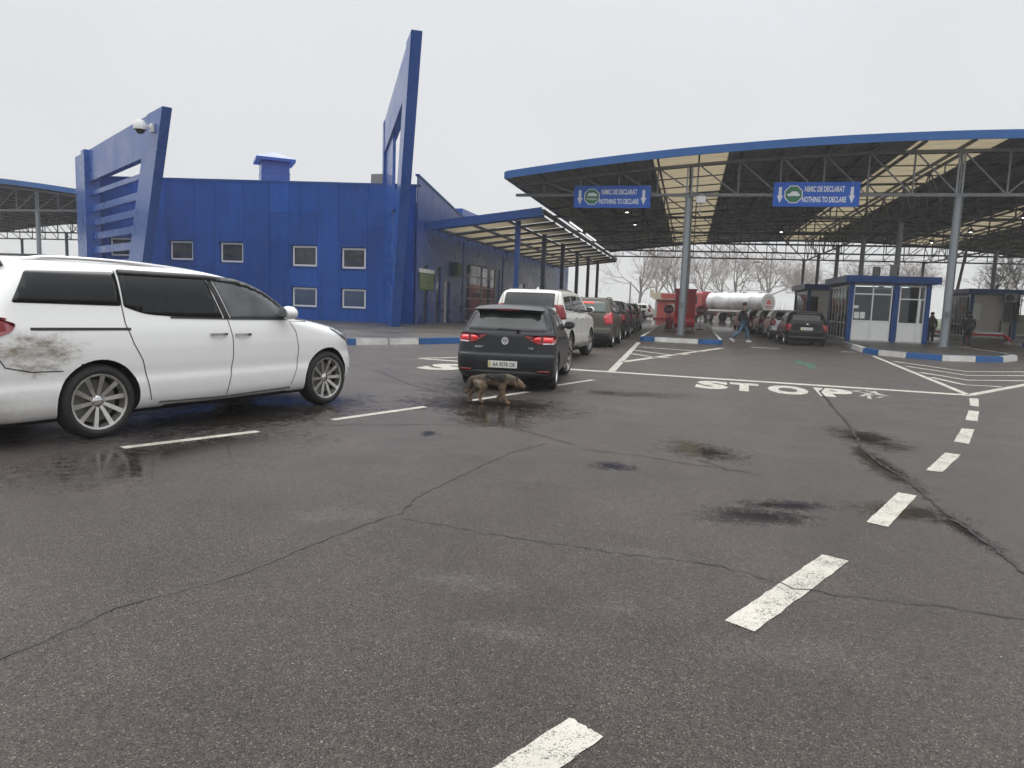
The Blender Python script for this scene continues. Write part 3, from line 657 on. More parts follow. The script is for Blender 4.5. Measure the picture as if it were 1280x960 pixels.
for (x0, x1, z0, z1) in WIN:
    f = G(); y0, y1 = FY + .105, FY + .15
    f.box(x0, y0, z0, x1, y1, z0 + .09); f.box(x0, y0, z1 - .09, x1, y1, z1); f.box(x0, y0, z0 + .09, x0 + .09, y1, z1 - .09); f.box(x1 - .09, y0, z0 + .09, x1, y1, z1 - .09)
    w = f.build('window', 'pvc_frame', B, bevel=.008)
    f = G(); f.box(x0 + .08, FY + .125, z0 + .08, x1 - .08, FY + .152, z1 - .08); f.build('pane', 'window_glass' if z0 > 2 else 'window_blue_reflection', w)
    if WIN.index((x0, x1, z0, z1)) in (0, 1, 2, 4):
        f = G(); k_ = WIN.index((x0, x1, z0, z1)); f.box(x0 + .09, FY + .120, z0 + .34 + .05 * k_, x1 - .09, FY + .1245, z0 + .62 + .02 * k_); f.build('reflection_band', 'door_seam', w)  # dark strip painted on the pane as the canopy's reflection
    f = G(); f.box(x0 - .05, FY - .03, z0 - .075, x1 + .05, FY + .03, z0 - .052); f.build('sill', 'blue_trim', w)
# side wall towards the lanes: vertical sheets, openings for the doors and the gate
SX = -13.5
g = G(); y = FY; k = 0
OPEN = [(35.05, 35.75, .17, 3.3), (36.95, 37.7, .17, 3.3), (38.3, 39.25, .17, 2.5), (42.3, 50.3, .17, 3.75), (55.5, 58.5, .17, 3.0), (65, 66.2, .17, 2.6)]
while y < 80:
    y2 = min(80, y + 1.05)
    cuts = sorted({y, y2} | {q for w in OPEN for q in w[:2] if y < q < y2})
    for a, b in zip(cuts, cuts[1:]):
        a2 = a + (.006 if a == y else 0); b2 = b - (.006 if b == y2 else 0); zb = .16
        for w in OPEN:
            if w[0] - .001 <= a and b <= w[1] + .001: zb = w[3]
        g.add([(SX, a2, zb), (SX, b2, zb), (SX - .06, b2, zb), (SX - .06, a2, zb), (SX, a2, sideprof(a2)), (SX, b2, sideprof(b2)), (SX - .06, b2, sideprof(b2)), (SX - .06, a2, sideprof(a2))],
              [(0, 1, 5, 4), (0, 4, 7, 3), (1, 2, 6, 5), (4, 5, 6, 7), (3, 2, 1, 0), (2, 3, 7, 6)])
    y = y2
g.build('side_cladding', 'wall_cladding', B)
g = G(); g.bar((SX - .05, FY, 7.6), (SX - .05, 40.7, 6.52), .2, .08); g.bar((SX - .05, 40.7, 6.5), (SX - .05, 80, 6.5), .2, .08); g.build('coping', 'blue_trim', B)
g = G(); g.box(-20, 41.5, 6.3, -13.6, 47, 6.95); g.build('roof_step', 'frame_blue', B)
for (a, b, c, d) in OPEN[:2]:
    g = G(); g.box(SX - .10, a + .02, c, SX - .07, b - .02, d - .02); dr = g.build('door', 'window_glass', B)
    g = G(); g.box(SX - .07, a, c, SX - .01, a + .05, d); g.box(SX - .07, b - .05, c, SX - .01, b, d); g.box(SX - .07, a + .05, d - .05, SX - .01, b - .05, d); g.build('frame', 'blue_trim', dr)
a, b, c, d = OPEN[2]
g = G(); g.box(SX - .10, a + .35, c, SX - .07, b, d); dr = g.build('door', 'blue_trim', B)
g = G(); g.box(SX - .08, a + .02, c, SX + .01, a + .33, d); g.build('frame', 'panel_beige', dr)
g = G(); g.box(SX - .066, b - .18, 1.15, SX - .02, b - .1, 1.22); g.build('handle', 'chrome', dr)
a, b, c, d = OPEN[3]
g = G(); g.box(SX - .12, a, c, SX - .09, b, d); gt = g.build('glazed_gate', 'gate_glass' if 'gate_glass' in MATS else 'window_glass', B)
g = G()
for z in (.2, .95, 1.6, 2.3, 3.0, 3.7): g.box(SX - .085, a, z - .025, SX - .03, b - 1.0, z + .025)
for yy in (a + .03, a + 3.6, b - 1.0): g.box(SX - .08, yy - .035, c, SX - .02, yy + .035, d)
g.build('grid_bars', 'panel_beige', gt)
g = G(); g.box(SX - .07, b - .9, c, SX - .05, b - .05, d); g.build('side_leaf', 'blue_trim', gt)
a, b, c, d = OPEN[4]; g = G(); g.box(SX - .12, a, c, SX - .09, b, d); g.build('window', 'window_glass', B)
a, b, c, d = OPEN[5]; g = G(); g.box(SX - .12, a, c, SX - .09, b, d); g.build('door', 'blue_trim', B)
g = G(); g.box(SX - .09, 41.6, .16, SX + .04, 41.75, 5.0); g.build('downpipe', 'blue_trim', B); g = G(); g.box(SX + .002, 51.0, .16, SX + .05, 51.2, 5.0); g.build('downpipe', 'blue_trim', B)
# ridge vent on the roof
M = Matrix.Translation((-23.95, 37.8, 0)) @ Matrix.Rotation(R(38), 4, 'Z'); g = G()
g.box(-.78, -.78, 6.3, .78, .78, 8.35, M=M); g.box(-.80, -.80, 8.30, .80, .80, 8.36, M=M); g.box(-.77, -.77, 8.36, .77, .77, 9.0, M=M); v = g.build('roof_vent', 'frame_blue', B)
g = G(); c = 1.08
g.add([(-c, -c, 8.98), (c, -c, 8.98), (c, c, 8.98), (-c, c, 8.98), (-c, -c, 9.14), (c, -c, 9.14), (c, c, 9.14), (-c, c, 9.14), (0, 0, 9.62)], [(0, 3, 2, 1), (0, 1, 5, 4), (1, 2, 6, 5), (2, 3, 7, 6), (3, 0, 4, 7), (4, 5, 8), (5, 6, 8), (6, 7, 8), (7, 4, 8)], 0, M)
g.build('vent_cap', 'frame_blue', v)
g = G(); g.prism([(-1.0, 0), (1.0, 0), (.35, .55)], (-26.2, 40, 7.4), (1, 0, 0), (0, 0, 1), .4); g.build('roof_hatch', 'frame_blue', B)
g = G(); g.box(-16.3, 34.5, 7.0, -15.5, 35, 7.75); put(g.build('air_conditioner', 'ac_grey', None, bevel=.03), 'small grey air conditioner on the roof edge of the blue building', 'air conditioner')
# things fixed to the side wall
nb = empty('notice_board', (SX + .06, 33.9, 2.4), 0, 'green notice board with pale papers on the dark side wall of the blue building', 'notice board')
g = G(); g.box(-.05, .45, -.45, 0, 2.5, .42); g.build('board', 'green_notice' if 'green_notice' in MATS else 'sign_green', nb)
g = G(); g.box(-.05, .4, .42, .01, 2.55, .62); g.build('header', 'notice', nb)
g = G()
for i in range(5):
    for j in range(2): g.box(.002, .55 + i * .38, -.40 + j * .40, .008, .85 + i * .38, -.06 + j * .40)
g.build('papers', 'leaflet' if 'leaflet' in MATS else 'stone_green', nb)
g = G(); g.box(SX + .01, 36.05, 2.35, SX + .04, 36.6, 3.05); put(g.build('wall_sign', 'door_seam'), 'small dark sign plate between the two tall narrow doors', 'sign')
g = G(); g.box(SX + .005, 39.6, 2.85, SX + .3, 40.6, 3.65); g.box(SX + .30, 39.65, 2.9, SX + .315, 40.55, 3.6); put(g.build('meter_cabinet', 'green_cabinet', bevel=.02), 'dark green metal cabinet high on the side wall beside the glazed gate', 'cabinet')

# ================================================================ slanted blue frames in front of the facade
def screen(label, P, d, near, far, zt, slats, posts, th, beam, mat='frame_blue', extra=None):
    d = Vector((d[0], d[1], 0)).normalized(); n = Vector((-d.y, d.x, 0)); n = -n if n.y < 0 else n
    t = empty('facade_frame', (P[0], P[1], 0), 0, label, 'frame'); O = Vector((0, 0, 0)); V = Vector((0, 0, 1))
    def pr(name, poly, depth, off=0):
        g = G(); g.prism(poly, O + n * off, d, V, depth if d.cross(V).dot(n) > 0 else -depth); return g.build(name, mat, t, bevel=.012)
    pr('leaning_pylon', [(near[0], 0.05), (far[0], 0.05), (far[1], zt), (near[1], zt)], th)
    pr('top_beam', beam, th - .06, .03)
    for s in slats: pr('slat', s, .16, .1)
    for s in posts: pr('post', [(s[0], .05), (s[1], .05), (s[1], s[2]), (s[0], s[2])], s[3], s[4])
    return t
li = lambda z, a, b, z1: a + (b - a) * z / z1
sl = []
for z0, z1 in ((6.5, 6.75), (5.6, 5.95), (4.85, 5.2), (4.1, 4.45), (3.33, 3.7), (2.55, 2.9), (1.8, 2.15)):
    s = li((z0 + z1) / 2, 4.0, -1.0, 9.1) - .1; sl.append([(s, z0), (10.0, z0), (10.0, z1), (s, z1)])
screen('blue slatted frame with a leaning pylon, left of the blue facade behind the white minivan', (-24.5, 28), (-.835, .55), (1.6, -3.1), (4.0, -1.0), 9.1, sl, [(10.9, 12.9, 8.95, .4, 0), (9.8, 10.5, 8.98, .75, -.2)], .40,
       [(-.9, 7.35), (10.4, 7.25), (10.9, 8.95), (-1.4, 9.08)])
screen('tall leaning blue frame rising above the roof at the corner of the blue building', (-13.75, 31.2), (-.5, .87), (-1.2, -6.3), (.2, -4.9), 11.35,
       [[(-3.0, 5.45), (3.2, 5.45), (3.2, 6.28), (-3.0, 6.28)], [(-2.3, 2.55), (3.2, 2.55), (3.2, 3.5), (-2.3, 3.5)], [(-1.0, .3), (3.0, .3), (3.0, .55), (-1.0, .55)]],
       [(3.4, 4.0, 10.3, .3, 0), (.3, 3.38, 9.2, .14, .12)], .42, [(-4.3, 9.45), (3.45, 8.7), (3.45, 10.3), (-4.9, 11.3)])
# dome camera on the leaning pylon
dv = Vector((-.835, .55, 0)).normalized(); nv = Vector((.55, .835, 0)).normalized()
cp = Vector((-24.5, 28, 0)) + dv * (-1.9) - nv * .02
t = empty('security_camera', (cp.x, cp.y, 8.35), math.atan2(-nv.y, -nv.x) , 'white dome security camera high on the leaning blue pylon', 'camera')
g = G(); g.box(0, -.16, -.16, .1, .16, .2); g.bar((.1, 0, .05), (.42, 0, .12), .1); g.build('bracket', 'pvc_white', t)
g = G(); g.lathe([(.28, .03), (.26, .16), (.10, .26), (-.10, .28), (-.14, .27)], 20, axis='Z', M=Matrix.Translation((.52, 0, 0))); g.build('housing', 'pvc_white', t, smooth=True)
g = G(); g.lathe([(-.13, .2), (-.22, .17), (-.29, .10), (-.32, .01)], 20, axis='Z', M=Matrix.Translation((.52, 0, 0))); g.build('dome', 'car_glass', t, smooth=True)

# ================================================================ signs over the lanes
def decl_sign(x0, x1, z0, z1, label, lorry):
    t = empty('overhead_sign', ((x0 + x1) / 2, 35.75, z0), 0, label, 'sign', 'blue lane signs hanging from the canopy truss'); w = x1 - x0; h = z1 - z0
    g = G(); g.box(-w / 2, 0, 0, w / 2, .09, h); g.build('panel', 'sign_blue', t, bevel=.008)
    FR = frame((0, -.004, h / 2), (1, 0, 0), (0, 0, 1)); FR3 = frame((0, -.007, h / 2), (1, 0, 0), (0, 0, 1)); FR4 = frame((0, -.010, h / 2), (1, 0, 0), (0, 0, 1))
    for line, yy, ww in (('NIMIC DE DECLARAT', .215, .46), ('NOTHING TO DECLARE', -.21, .51)):
        g = G(); vs, fs = text_fit(line, w * ww, h * .235, .03); g.add([(x + w * .095, y + yy * h, 0) for x, y, z in vs], fs, 0, FR); g.build('lettering', 'sign_white', t)
    for cx in (-w * .42, w * .41):
        g = G(); a, b = w * .018, w * .036
        g.add([(cx - a, h * .30, 0), (cx + a, h * .30, 0), (cx + a, -h * .05, 0), (cx + b, -h * .05, 0), (cx, -h * .36, 0), (cx - b, -h * .05, 0), (cx - a, -h * .05, 0)], [tuple(range(7))], 0, FR)
        g.build('arrow', 'sign_white', t)
    oc = lambda r, cx=-w * .262: [(cx + r * math.cos(R(22.5 + 45 * k)), r * math.sin(R(22.5 + 45 * k)), 0) for k in range(8)]
    g = G(); g.add(oc(h * .385), [tuple(range(8))], 0, FR); e_ = g.build('emblem', 'sign_white', t)
    g = G(); g.add(oc(h * .345), [tuple(range(8))], 0, FR3); g.build('emblem_field', 'sign_green', e_)
    g = G(); cx = -w * .262; k = h * .24
    def carshape(dy, s): return [(cx + s * k * a, dy + s * k * b, 0) for a, b in ((-1.05, -.25), (-1.0, .05), (-.55, .15), (-.3, .5), (.55, .5), (.85, .12), (1.05, .0), (1.05, -.25), (.75, -.28), (.62, -.42), (.48, -.28), (-.5, -.28), (-.62, -.42), (-.75, -.28))]
    def winshape(dy, s): return [(cx + s * k * a, dy + s * k * b, 0) for a, b in ((-.38, .14), (-.2, .4), (.48, .4), (.68, .14))]
    if lorry:
        g.add([(cx - k, k * .12, 0), (cx + k * .95, k * .12, 0), (cx + k * .95, k * .5, 0), (cx + k * .3, k * .78, 0), (cx - k * .6, k * .72, 0)], [(0, 1, 2, 3, 4)], 0, FR4)
        vs, fs = text_fit('Коридор', k * 1.9, k * .5, .02); g.add([(x + cx, y - k * .45, 0) for x, y, z in vs], fs, 0, FR4)
    else:
        g.add(carshape(0, 1), [tuple(range(14))], 0, FR4)
    pic = g.build('emblem_figure', 'sign_white', e_)
    g = G()
    for bx in (-w * .35, w * .35): g.bar((bx, .045, h), (bx, .2, 7.3 - z0 + .6), .04)
    g.build('hanger', 'dark_steel', t)
    return t
decl_sign(-5.92, -2.17, 6.25, 7.32, 'blue NOTHING TO DECLARE sign with a green octagon over the left car queue', True)
decl_sign(3.45, 7.17, 6.34, 7.45, 'blue NOTHING TO DECLARE sign with a white car emblem over the right lane', False)
t = empty('floodlight', (.2, 35.75, 6.5), 0, 'white box floodlight on the truss chord beside the front middle column', 'floodlight')
g = G(); g.box(-.22, -.12, -.02, .22, .1, .3); g.build('housing', 'pvc_white', t, bevel=.02); g = G(); g.bar((0, 0, -.02), (-.03, 0, -.5), .05); g.box(-.1, -.05, .3, .1, .05, .42); g.build('bracket', 'column_grey', t)

# lamps under the roofs
proto = empty('ceiling_lamp', (0, 0, 0), 0, None, 'lamp', 'round lamps under the wide canopy')
g = G(); g.lathe([(.0, .02), (-.05, .16), (-.22, .2), (-.25, .14)], 16, axis='Z'); g.build('shade', 'dark_steel', proto, smooth=True)
g = G(); g.lathe([(-.235, .13), (-.26, .01)], 14, axis='Z'); g.build('bulb', 'lamp_glow', proto)
L = [(-4.5, 49.3, 'lit lamp, nearest of the three beyond the left lane sign'), (-4.5, 56.6, 'lit lamp, middle of the three beyond the left lane sign'), (-4.5, 62.1, 'lit lamp, farthest of the three beyond the left lane sign'),
     (6.0, 46.9, 'lit lamp just under the right lane sign'), (6.0, 54.6, 'lit lamp lower down beyond the right lane sign'), (17, 44.0, 'lit lamp under the roof at the right edge of the picture'), (17, 51.5, 'lit lamp under the roof, right of the grey front column'), (17, 59, 'lit lamp farther under the roof, close to the grey front column')]
for i, (x, y, lb) in enumerate(L):
    o = proto if i == 0 else copy_tree(proto); zz = {-4.5: 8.0, 6.0: 7.35, 17: 7.15}[x]
    o.location = (x, y, zz); o['label'] = lb
    g = G(); g.bar((0, 0, 0), (0, 0, max(.05, RZ(x) - zz - .05)), .03, upv=(0, 1, 0)); g.build('drop_rod', 'dark_steel', o)
proto = empty('tube_lamp', (-7.25, 45.2, 6.35), 0, 'lit fluorescent tube on the lean-to edge, nearer of two', 'lamp', 'fluorescent tubes on the lean-to edge')
g = G(); g.box(-.06, -2.6, 0, .06, 2.6, .07); g.build('batten', 'pvc_white', proto); g = G(); g.tube((0, -2.5, -.03), (0, 2.5, -.03), .03, n=10); g.build('tube', 'tube_light', proto)
o = copy_tree(proto); o.location = (-7.25, 52.2, 6.35); o['label'] = 'lit fluorescent tube on the lean-to edge, farther of two'

# ================================================================ booths
def booth(name_label, x0, x1, y0, y1, zb=3.05, base=.17, style=0):
    t = empty('booth', ((x0 + x1) / 2, (y0 + y1) / 2, base), 0, name_label, 'booth'); w = (x1 - x0) / 2; d = (y1 - y0) / 2; H = zb - base
    g = G(); g.box(-w, -d, 0, w, d, .06); g.build('floor_slab', 'panel_beige', t)
    g = G(); g.box(-w - .25, -d - .25, H, w + .35, d + .25, H + .06); g.box(-w - .25, -d - .25, H + .06, w + .35, d + .25, H + .34); g.build('roof', 'booth_blue_shaded', t, bevel=.012)
    g = G(); g.box(-w + .02, -d + .02, H - .09, w - .02, d - .02, H - .02); g.build('ceiling', 'interior_wall', t)
    def colm(x, y, wd=.22): gg = G(); gg.box(x - wd / 2, y - wd / 2, 0, x + wd / 2, y + wd / 2, H); gg.build('post', 'booth_blue_shaded', t)
    for x, y in ((-w + .1, -d + .1), (w - .1, -d + .1), (-w + .1, d - .1), (w - .1, d - .1)): colm(x, y)
    if style == 0:
        mx = .30; colm(mx, -d + .1, .24)
        # front: left window pair over white panels
        a, b = -w + .2, mx - .16; yy = -d + .04
        g = G()
        for x in (a, (a + b) / 2 - .02, b - .06): g.box(x, yy, .06, x + .06, yy + .07, H - .1)
        for z in (.98, 2.30, H - .16): g.box(a, yy + .005, z, b, yy + .065, z + .06)
        fw_ = g.build('window', 'pvc_frame', t)
        for (p, q) in ((a + .06, (a + b) / 2 - .02), ((a + b) / 2 + .04, b - .06)):
            g = G(); g.box(p, yy + .02, 1.04, q, yy + .03, 2.30); g.build('pane', 'booth_glass', fw_); g = G(); g.box(p, yy + .02, 2.36, q, yy + .03, H - .16); g.build('pane', 'clear_glass', fw_)
            g = G(); g.box(p, yy + .02, .07, q, yy + .04, .98); g.build('lower_panel', 'pvc_white', fw_)
        for q in ((a + .10, 1.12, a + .34, 1.44), (a + .38, 1.12, a + .6, 1.44), (a + .06, 1.62, a + .28, 1.76)): g = G(); g.box(q[0], yy + .012, q[1], q[2], yy + .018, q[3]); g.build('paper_notice', 'notice', t)
        # front: door with side light
        a, b = mx + .16, w - .2; g = G()
        for x in (a, a + .85, b - .06): g.box(x, yy, .06, x + .06, yy + .07, H - .1)
        for z in (.92, 2.10, H - .16): g.box(a, yy + .005, z, b, yy + .065, z + .06)
        g.box(a + .91, yy - .004, .07, a + .97, yy + .06, 2.1); dr = g.build('door', 'pvc_frame', t)
        for (p, q) in ((a + .06, a + .85), (a + .97, b - .06)):
            g = G(); g.box(p, yy + .02, .98, q, yy + .03, 2.1); g.build('pane', 'booth_glass', dr); g = G(); g.box(p, yy + .02, 2.16, q, yy + .03, H - .16); g.build('pane', 'clear_glass', dr)
            g = G(); g.box(p, yy + .02, .07, q, yy + .04, .92); g.build('lower_panel', 'pvc_white', dr)
        g = G(); g.bar((a + .80, yy - .05, 1.0), (a + .80, yy - .05, 1.3), .03); g.bar((a + .80, yy, 1.02), (a + .80, yy - .05, 1.02), .02); g.bar((a + .80, yy, 1.28), (a + .80, yy - .05, 1.28), .02); g.build('handle', 'chrome', dr)
    else:
        yy = -d + .04; g = G(); g.box(-w + .2, yy, .06, -w + .7, yy + .06, 1.2); g.box(-w + .2, yy, 2.4, -w + .7, yy + .06, H); g.box(-w + .7, yy - .004, .06, w - .2, yy + .06, H); g.build('front_panel', 'panel_beige', t)
        g = G(); g.box(-w + .2, yy + .01, 1.2, -w + .7, yy + .02, 2.4); g.build('window', 'notice' if style == 2 else 'booth_glass', t)
    # lane side: tall panes
    xx = -w + .04; n = 6; g = G(); ys_ = [-d + .2 + (2 * d - .4) * k / n for k in range(n + 1)]
    for k, yv in enumerate(ys_): g.box(xx, yv - .03, .06, xx + .06, yv + .03, H - .1)
    for z in (.07, .85, H - .2): g.box(xx + .005, -d + .2, z, xx + .055, d - .2, z + .06)
    sw = g.build('side_glazing', 'pvc_frame', t)
    g = G(); g.box(xx + .02, -d + .2, .1, xx + .03, d - .2, H - .15); g.build('pane', 'booth_glass', sw)
    g = G(); g.box(-w + .2, d - .08, .06, w - .2, d - .02, H - .1); g.build('back_wall', 'interior_dark' if style else 'interior_wall', t)
    g = G(); g.box(w - .08, -d + .2, .06, w - .02, d - .2, H - .1); g.build('right_wall', 'interior_wall', t)
    g = G(); g.box(-w + .35, -d + .5, .75, -w + .95, d - .4, .80); g.box(-w + .35, -d + .5, .06, -w + .40, d - .4, .75); g.build('desk', 'interior_dark', t)
    g = G(); g.box(-w + .2, -d + .2, .9, .12 if style == 0 else -.2, -d + .24, 2.25); g.box(w - 1.1, d - .5, .06, w - .5, d - .1, 2.0); g.box(-w + .1, -d + .5, .06, -w + .14, d - .5, 1.0); g.build('dark_backing', 'interior_dark', t)  # black boxes added behind the glass, standing for the dark interior
    for k in range(2):
        g = G(); x = -w * .5 + k * w * .75; g.box(x - .55, -d + .7, H - .16, x + .55, -d + .85, H - .11); g.build('strip_light', 'tube_light', t)
    return t
b1 = booth('near blue and white passport booth with a glazed door, behind the grey front column', 7.65, 11.3, 38.5, 43.8)
b2 = booth('second blue trimmed booth, half hidden beyond the near booth and the black hatchback', 7.65, 11.3, 51.5, 57.5, style=1)
b3 = booth('small beige booth with blue trim and barred window at the far right', 18.95, 21.9, 56.0, 60.5, zb=3.2, style=2)
g = G(); xx = 21.6 - 20.425; g.box(.55, -2.42, 1.3, 1.6, -2.38, 2.7)
g = G()
for k in range(7): g.box(.62 + k * .15, -2.5, 1.2, .66 + k * .15, -2.46, 2.75)
for z in (1.2, 1.75, 2.3, 2.73): g.box(.60, -2.505, z, 1.60, -2.455, z + .04)
g.build('window_bars', 'black_plastic', b3); g = G(); g.box(.66, -2.42, 1.24, 1.5, -2.30, 2.7); g.build('window', 'car_glass', b3); g = G(); g.box(.45, -2.44, .1, .5, -2.3, 1.2); g.box(1.05, -2.44, .1, 1.13, -2.3, 1.2); g.build('downpipe', 'door_seam', b3)
def acunit(x, y, z, rz, label, parent_group=None):
    t = empty('air_conditioner', (x, y, z), rz, label, 'air conditioner', 'air conditioners on the booths')
    g = G(); g.box(-.42, -.17, .06, .42, .17, .66); g.box(-.38, -.12, 0, -.3, .12, .06); g.box(.3, -.12, 0, .38, .12, .06); g.build('casing', 'ac_grey', t, bevel=.02)
    g = G(); g.lathe([(0, .24), (-.02, .24), (-.02, .02)], 20, axis='Y', M=Matrix.Translation((-.1, -.172, .36))); g.build('fan_grille', 'door_seam', t); return t
acunit(10.2, 41, 3.43, R(70), 'grey air conditioner on the near booth roof, nearer the front column'); acunit(9.75, 42.8, 3.43, R(80), 'darker air conditioner half hidden behind the column line on the near booth roof'); acunit(21.2, 55.55, 2.6, 0, 'white air conditioner on the front corner of the far right booth')

# booth behind the minivan at the far left
t = empty('booth', (-49.5, 45, 0), 0, 'flat dark roofed hut under the distant left canopy', 'booth')
g = G(); g.box(-2.6, -1.5, 0, 1.9, 1.5, 3.2); g.build('wall', 'panel_beige', t); g = G(); g.box(-2.9, -1.8, 3.2, 2.2, 1.8, 3.75); g.build('roof', 'dark_steel', t); g = G(); g.box(-1.5, -1.53, 1.2, .5, -1.505, 2.4); g.build('window', 'car_glass', t)
# ================================================================ vehicles
def pchip(xs, ys):
    n = len(xs); h = [xs[i + 1] - xs[i] for i in range(n - 1)]; dl = [(ys[i + 1] - ys[i]) / h[i] for i in range(n - 1)]; m = [0.0] * n
    m[0], m[-1] = dl[0], dl[-1]
    for i in range(1, n - 1):
        if dl[i - 1] * dl[i] > 0:
            w1 = 2 * h[i] + h[i - 1]; w2 = h[i] + 2 * h[i - 1]; m[i] = (w1 + w2) / (w1 / dl[i - 1] + w2 / dl[i])
    def f(x):
        if x <= xs[0]: return ys[0]
        if x >= xs[-1]: return ys[-1]
        lo, hi = 0, n - 1
        while hi - lo > 1:
            md = (lo + hi) // 2
            if xs[md] <= x: lo = md
            else: hi = md
        t = (x - xs[lo]) / h[lo]; t2 = t * t; t3 = t2 * t
        return (2 * t3 - 3 * t2 + 1) * ys[lo] + (t3 - 2 * t2 + t) * h[lo] * m[lo] + (-2 * t3 + 3 * t2) * ys[lo + 1] + (t3 - t2) * h[lo] * m[lo + 1]
    return f
class Shell:
    """stack of horizontal outlines; rows: z, rear x, front x, half width, rear corner length, rear n, front corner length, front n"""
    def __init__(s, rows, sub=5, bow=.0):
        s.rows = rows; zs = [r[0] for r in rows]; s.fn = [pchip(zs, [r[k] for r in rows]) for k in range(1, 8)]; s.zs = zs; s.sub = sub
    def P(s, z): return [f(z) for f in s.fn]
    def side(s, x, z):
        xr, xf, w, Lr, nr, Lf, nf = s.P(z)
        if x < xr + Lr: u = min(1, max(0, (xr + Lr - x) / Lr)); return w * max(0, 1 - u ** nr) ** (1 / nr)
        if x > xf - Lf: u = min(1, max(0, (x - xf + Lf) / Lf)); return w * max(0, 1 - u ** nf) ** (1 / nf)
        return w
    def rear(s, y, z):
        xr, xf, w, Lr, nr, Lf, nf = s.P(z); u = min(1, abs(y) / w); return xr + Lr - Lr * max(0, 1 - u ** nr) ** (1 / nr)
    def front(s, y, z):
        xr, xf, w, Lr, nr, Lf, nf = s.P(z); u = min(1, abs(y) / w); return xf - Lf + Lf * max(0, 1 - u ** nf) ** (1 / nf)
    def mesh(s):
        g = G(); lev = []
        for a, b in zip(s.zs, s.zs[1:]): lev += [a + (b - a) * k / s.sub for k in range(s.sub)]
        lev.append(s.zs[-1]); NC, NS = 14, 14
        for z in lev:
            xr, xf, w, Lr, nr, Lf, nf = s.P(z); half = []
            for k in range(NC + 1):
                th = math.pi / 2 * k / NC; c, q = math.cos(th), math.sin(th); r = (c ** nr + q ** nr) ** (-1 / nr); half.append((xr + Lr - Lr * r * c, w * r * q))
            for k in range(1, NS): half.append((xr + Lr + (xf - Lf - xr - Lr) * k / NS, w))
            for k in range(NC + 1):
                th = math.pi / 2 * (1 - k / NC); c, q = math.cos(th), math.sin(th); r = (c ** nf + q ** nf) ** (-1 / nf); half.append((xf - Lf + Lf * r * c, w * r * q))
            ring = [(x, y, z) for x, y in half] + [(x, -y, z) for x, y in half[-2:0:-1]]
            g.v += [Vector(p) for p in ring]; n = len(ring)
        for k in range(len(lev) - 1):
            for i in range(n): j = (i + 1) % n; g.f.append((k * n + i, k * n + j, (k + 1) * n + j, (k + 1) * n + i)); g.m.append(0)
        H = n // 2
        for base, flip in ((0, 1), ((len(lev) - 1) * n, 0)):      # cap with strips across the car
            for i in range(H):
                a, b, c, d = i, i + 1, (n - i - 1) % n, (n - i) % n
                q = [base + a, base + b, base + c, base + d]; q2 = []
                [q2.append(v) for v in q if v not in q2]
                if len(q2) > 2: g.f.append(tuple(q2)); g.m.append(0)
        return g
def rnd(poly, r=.04, n=4):
    out = []; N = len(poly)
    for i in range(N):
        p = Vector(poly[i][:2]); a = Vector(poly[i - 1][:2]); b = Vector(poly[(i + 1) % N][:2]); rr = poly[i][2] if len(poly[i]) > 2 else r
        da = (a - p); db = (b - p); ra = min(rr, da.length * .45, db.length * .45)
        if ra < .004: out.append(tuple(p)); continue
        s_ = p + da.normalized() * ra; e_ = p + db.normalized() * ra
        for k in range(n + 1): t = k / n; out.append(tuple(s_ * (1 - t) ** 2 + p * 2 * t * (1 - t) + e_ * t * t))
    return out
def densify(poly, st):
    out = []
    for i, a in enumerate(poly):
        b = poly[(i + 1) % len(poly)]; L = math.dist(a, b); n = max(1, int(L / st)); out += [(a[0] + (b[0] - a[0]) * k / n, a[1] + (b[1] - a[1]) * k / n) for k in range(n)]
    return out
def patch(g, poly, surf, off=.003, st=.06, m=0, skirt=.012):
    poly = densify(poly, st); n = len(poly); x0 = min(p[0] for p in poly); x1 = max(p[0] for p in poly); z0 = min(p[1] for p in poly); z1 = max(p[1] for p in poly)
    pts = [Vector(p) for p in poly]; x = x0 + st
    while x < x1 - st * .3:
        z = z0 + st
        while z < z1 - st * .3: pts.append(Vector((x, z))); z += st
        x += st
    V, E, F, *_ = delaunay_2d_cdt(pts, [], [list(range(n))], 1, 1e-5)
    def S(a, b, o):
        p = Vector(surf(a, b)); e_ = .004; q = Vector(surf(a + e_, b)) - Vector(surf(a - e_, b)); r = Vector(surf(a, b + e_)) - Vector(surf(a, b - e_)); N = q.cross(r)
        if N.length < 1e-12: return p
        N.normalize(); return p + N * o * surf.sgn
    b0 = len(g.v); g.v += [S(v[0], v[1], off) for v in V]
    for f in F:
        if len(f) > 2: g.f.append(tuple(b0 + i for i in f)); g.m.append(m)
    if skirt:
        b1 = len(g.v); g.v += [S(p[0], p[1], off) for p in poly] + [S(p[0], p[1], -skirt) for p in poly]
        for i in range(n): j = (i + 1) % n; g.f.append((b1 + i, b1 + j, b1 + n + j, b1 + n + i)); g.m.append(m)
class Surf:
    def __init__(s, f, sgn): s.f = f; s.sgn = sgn
    def __call__(s, a, b): return s.f(a, b)
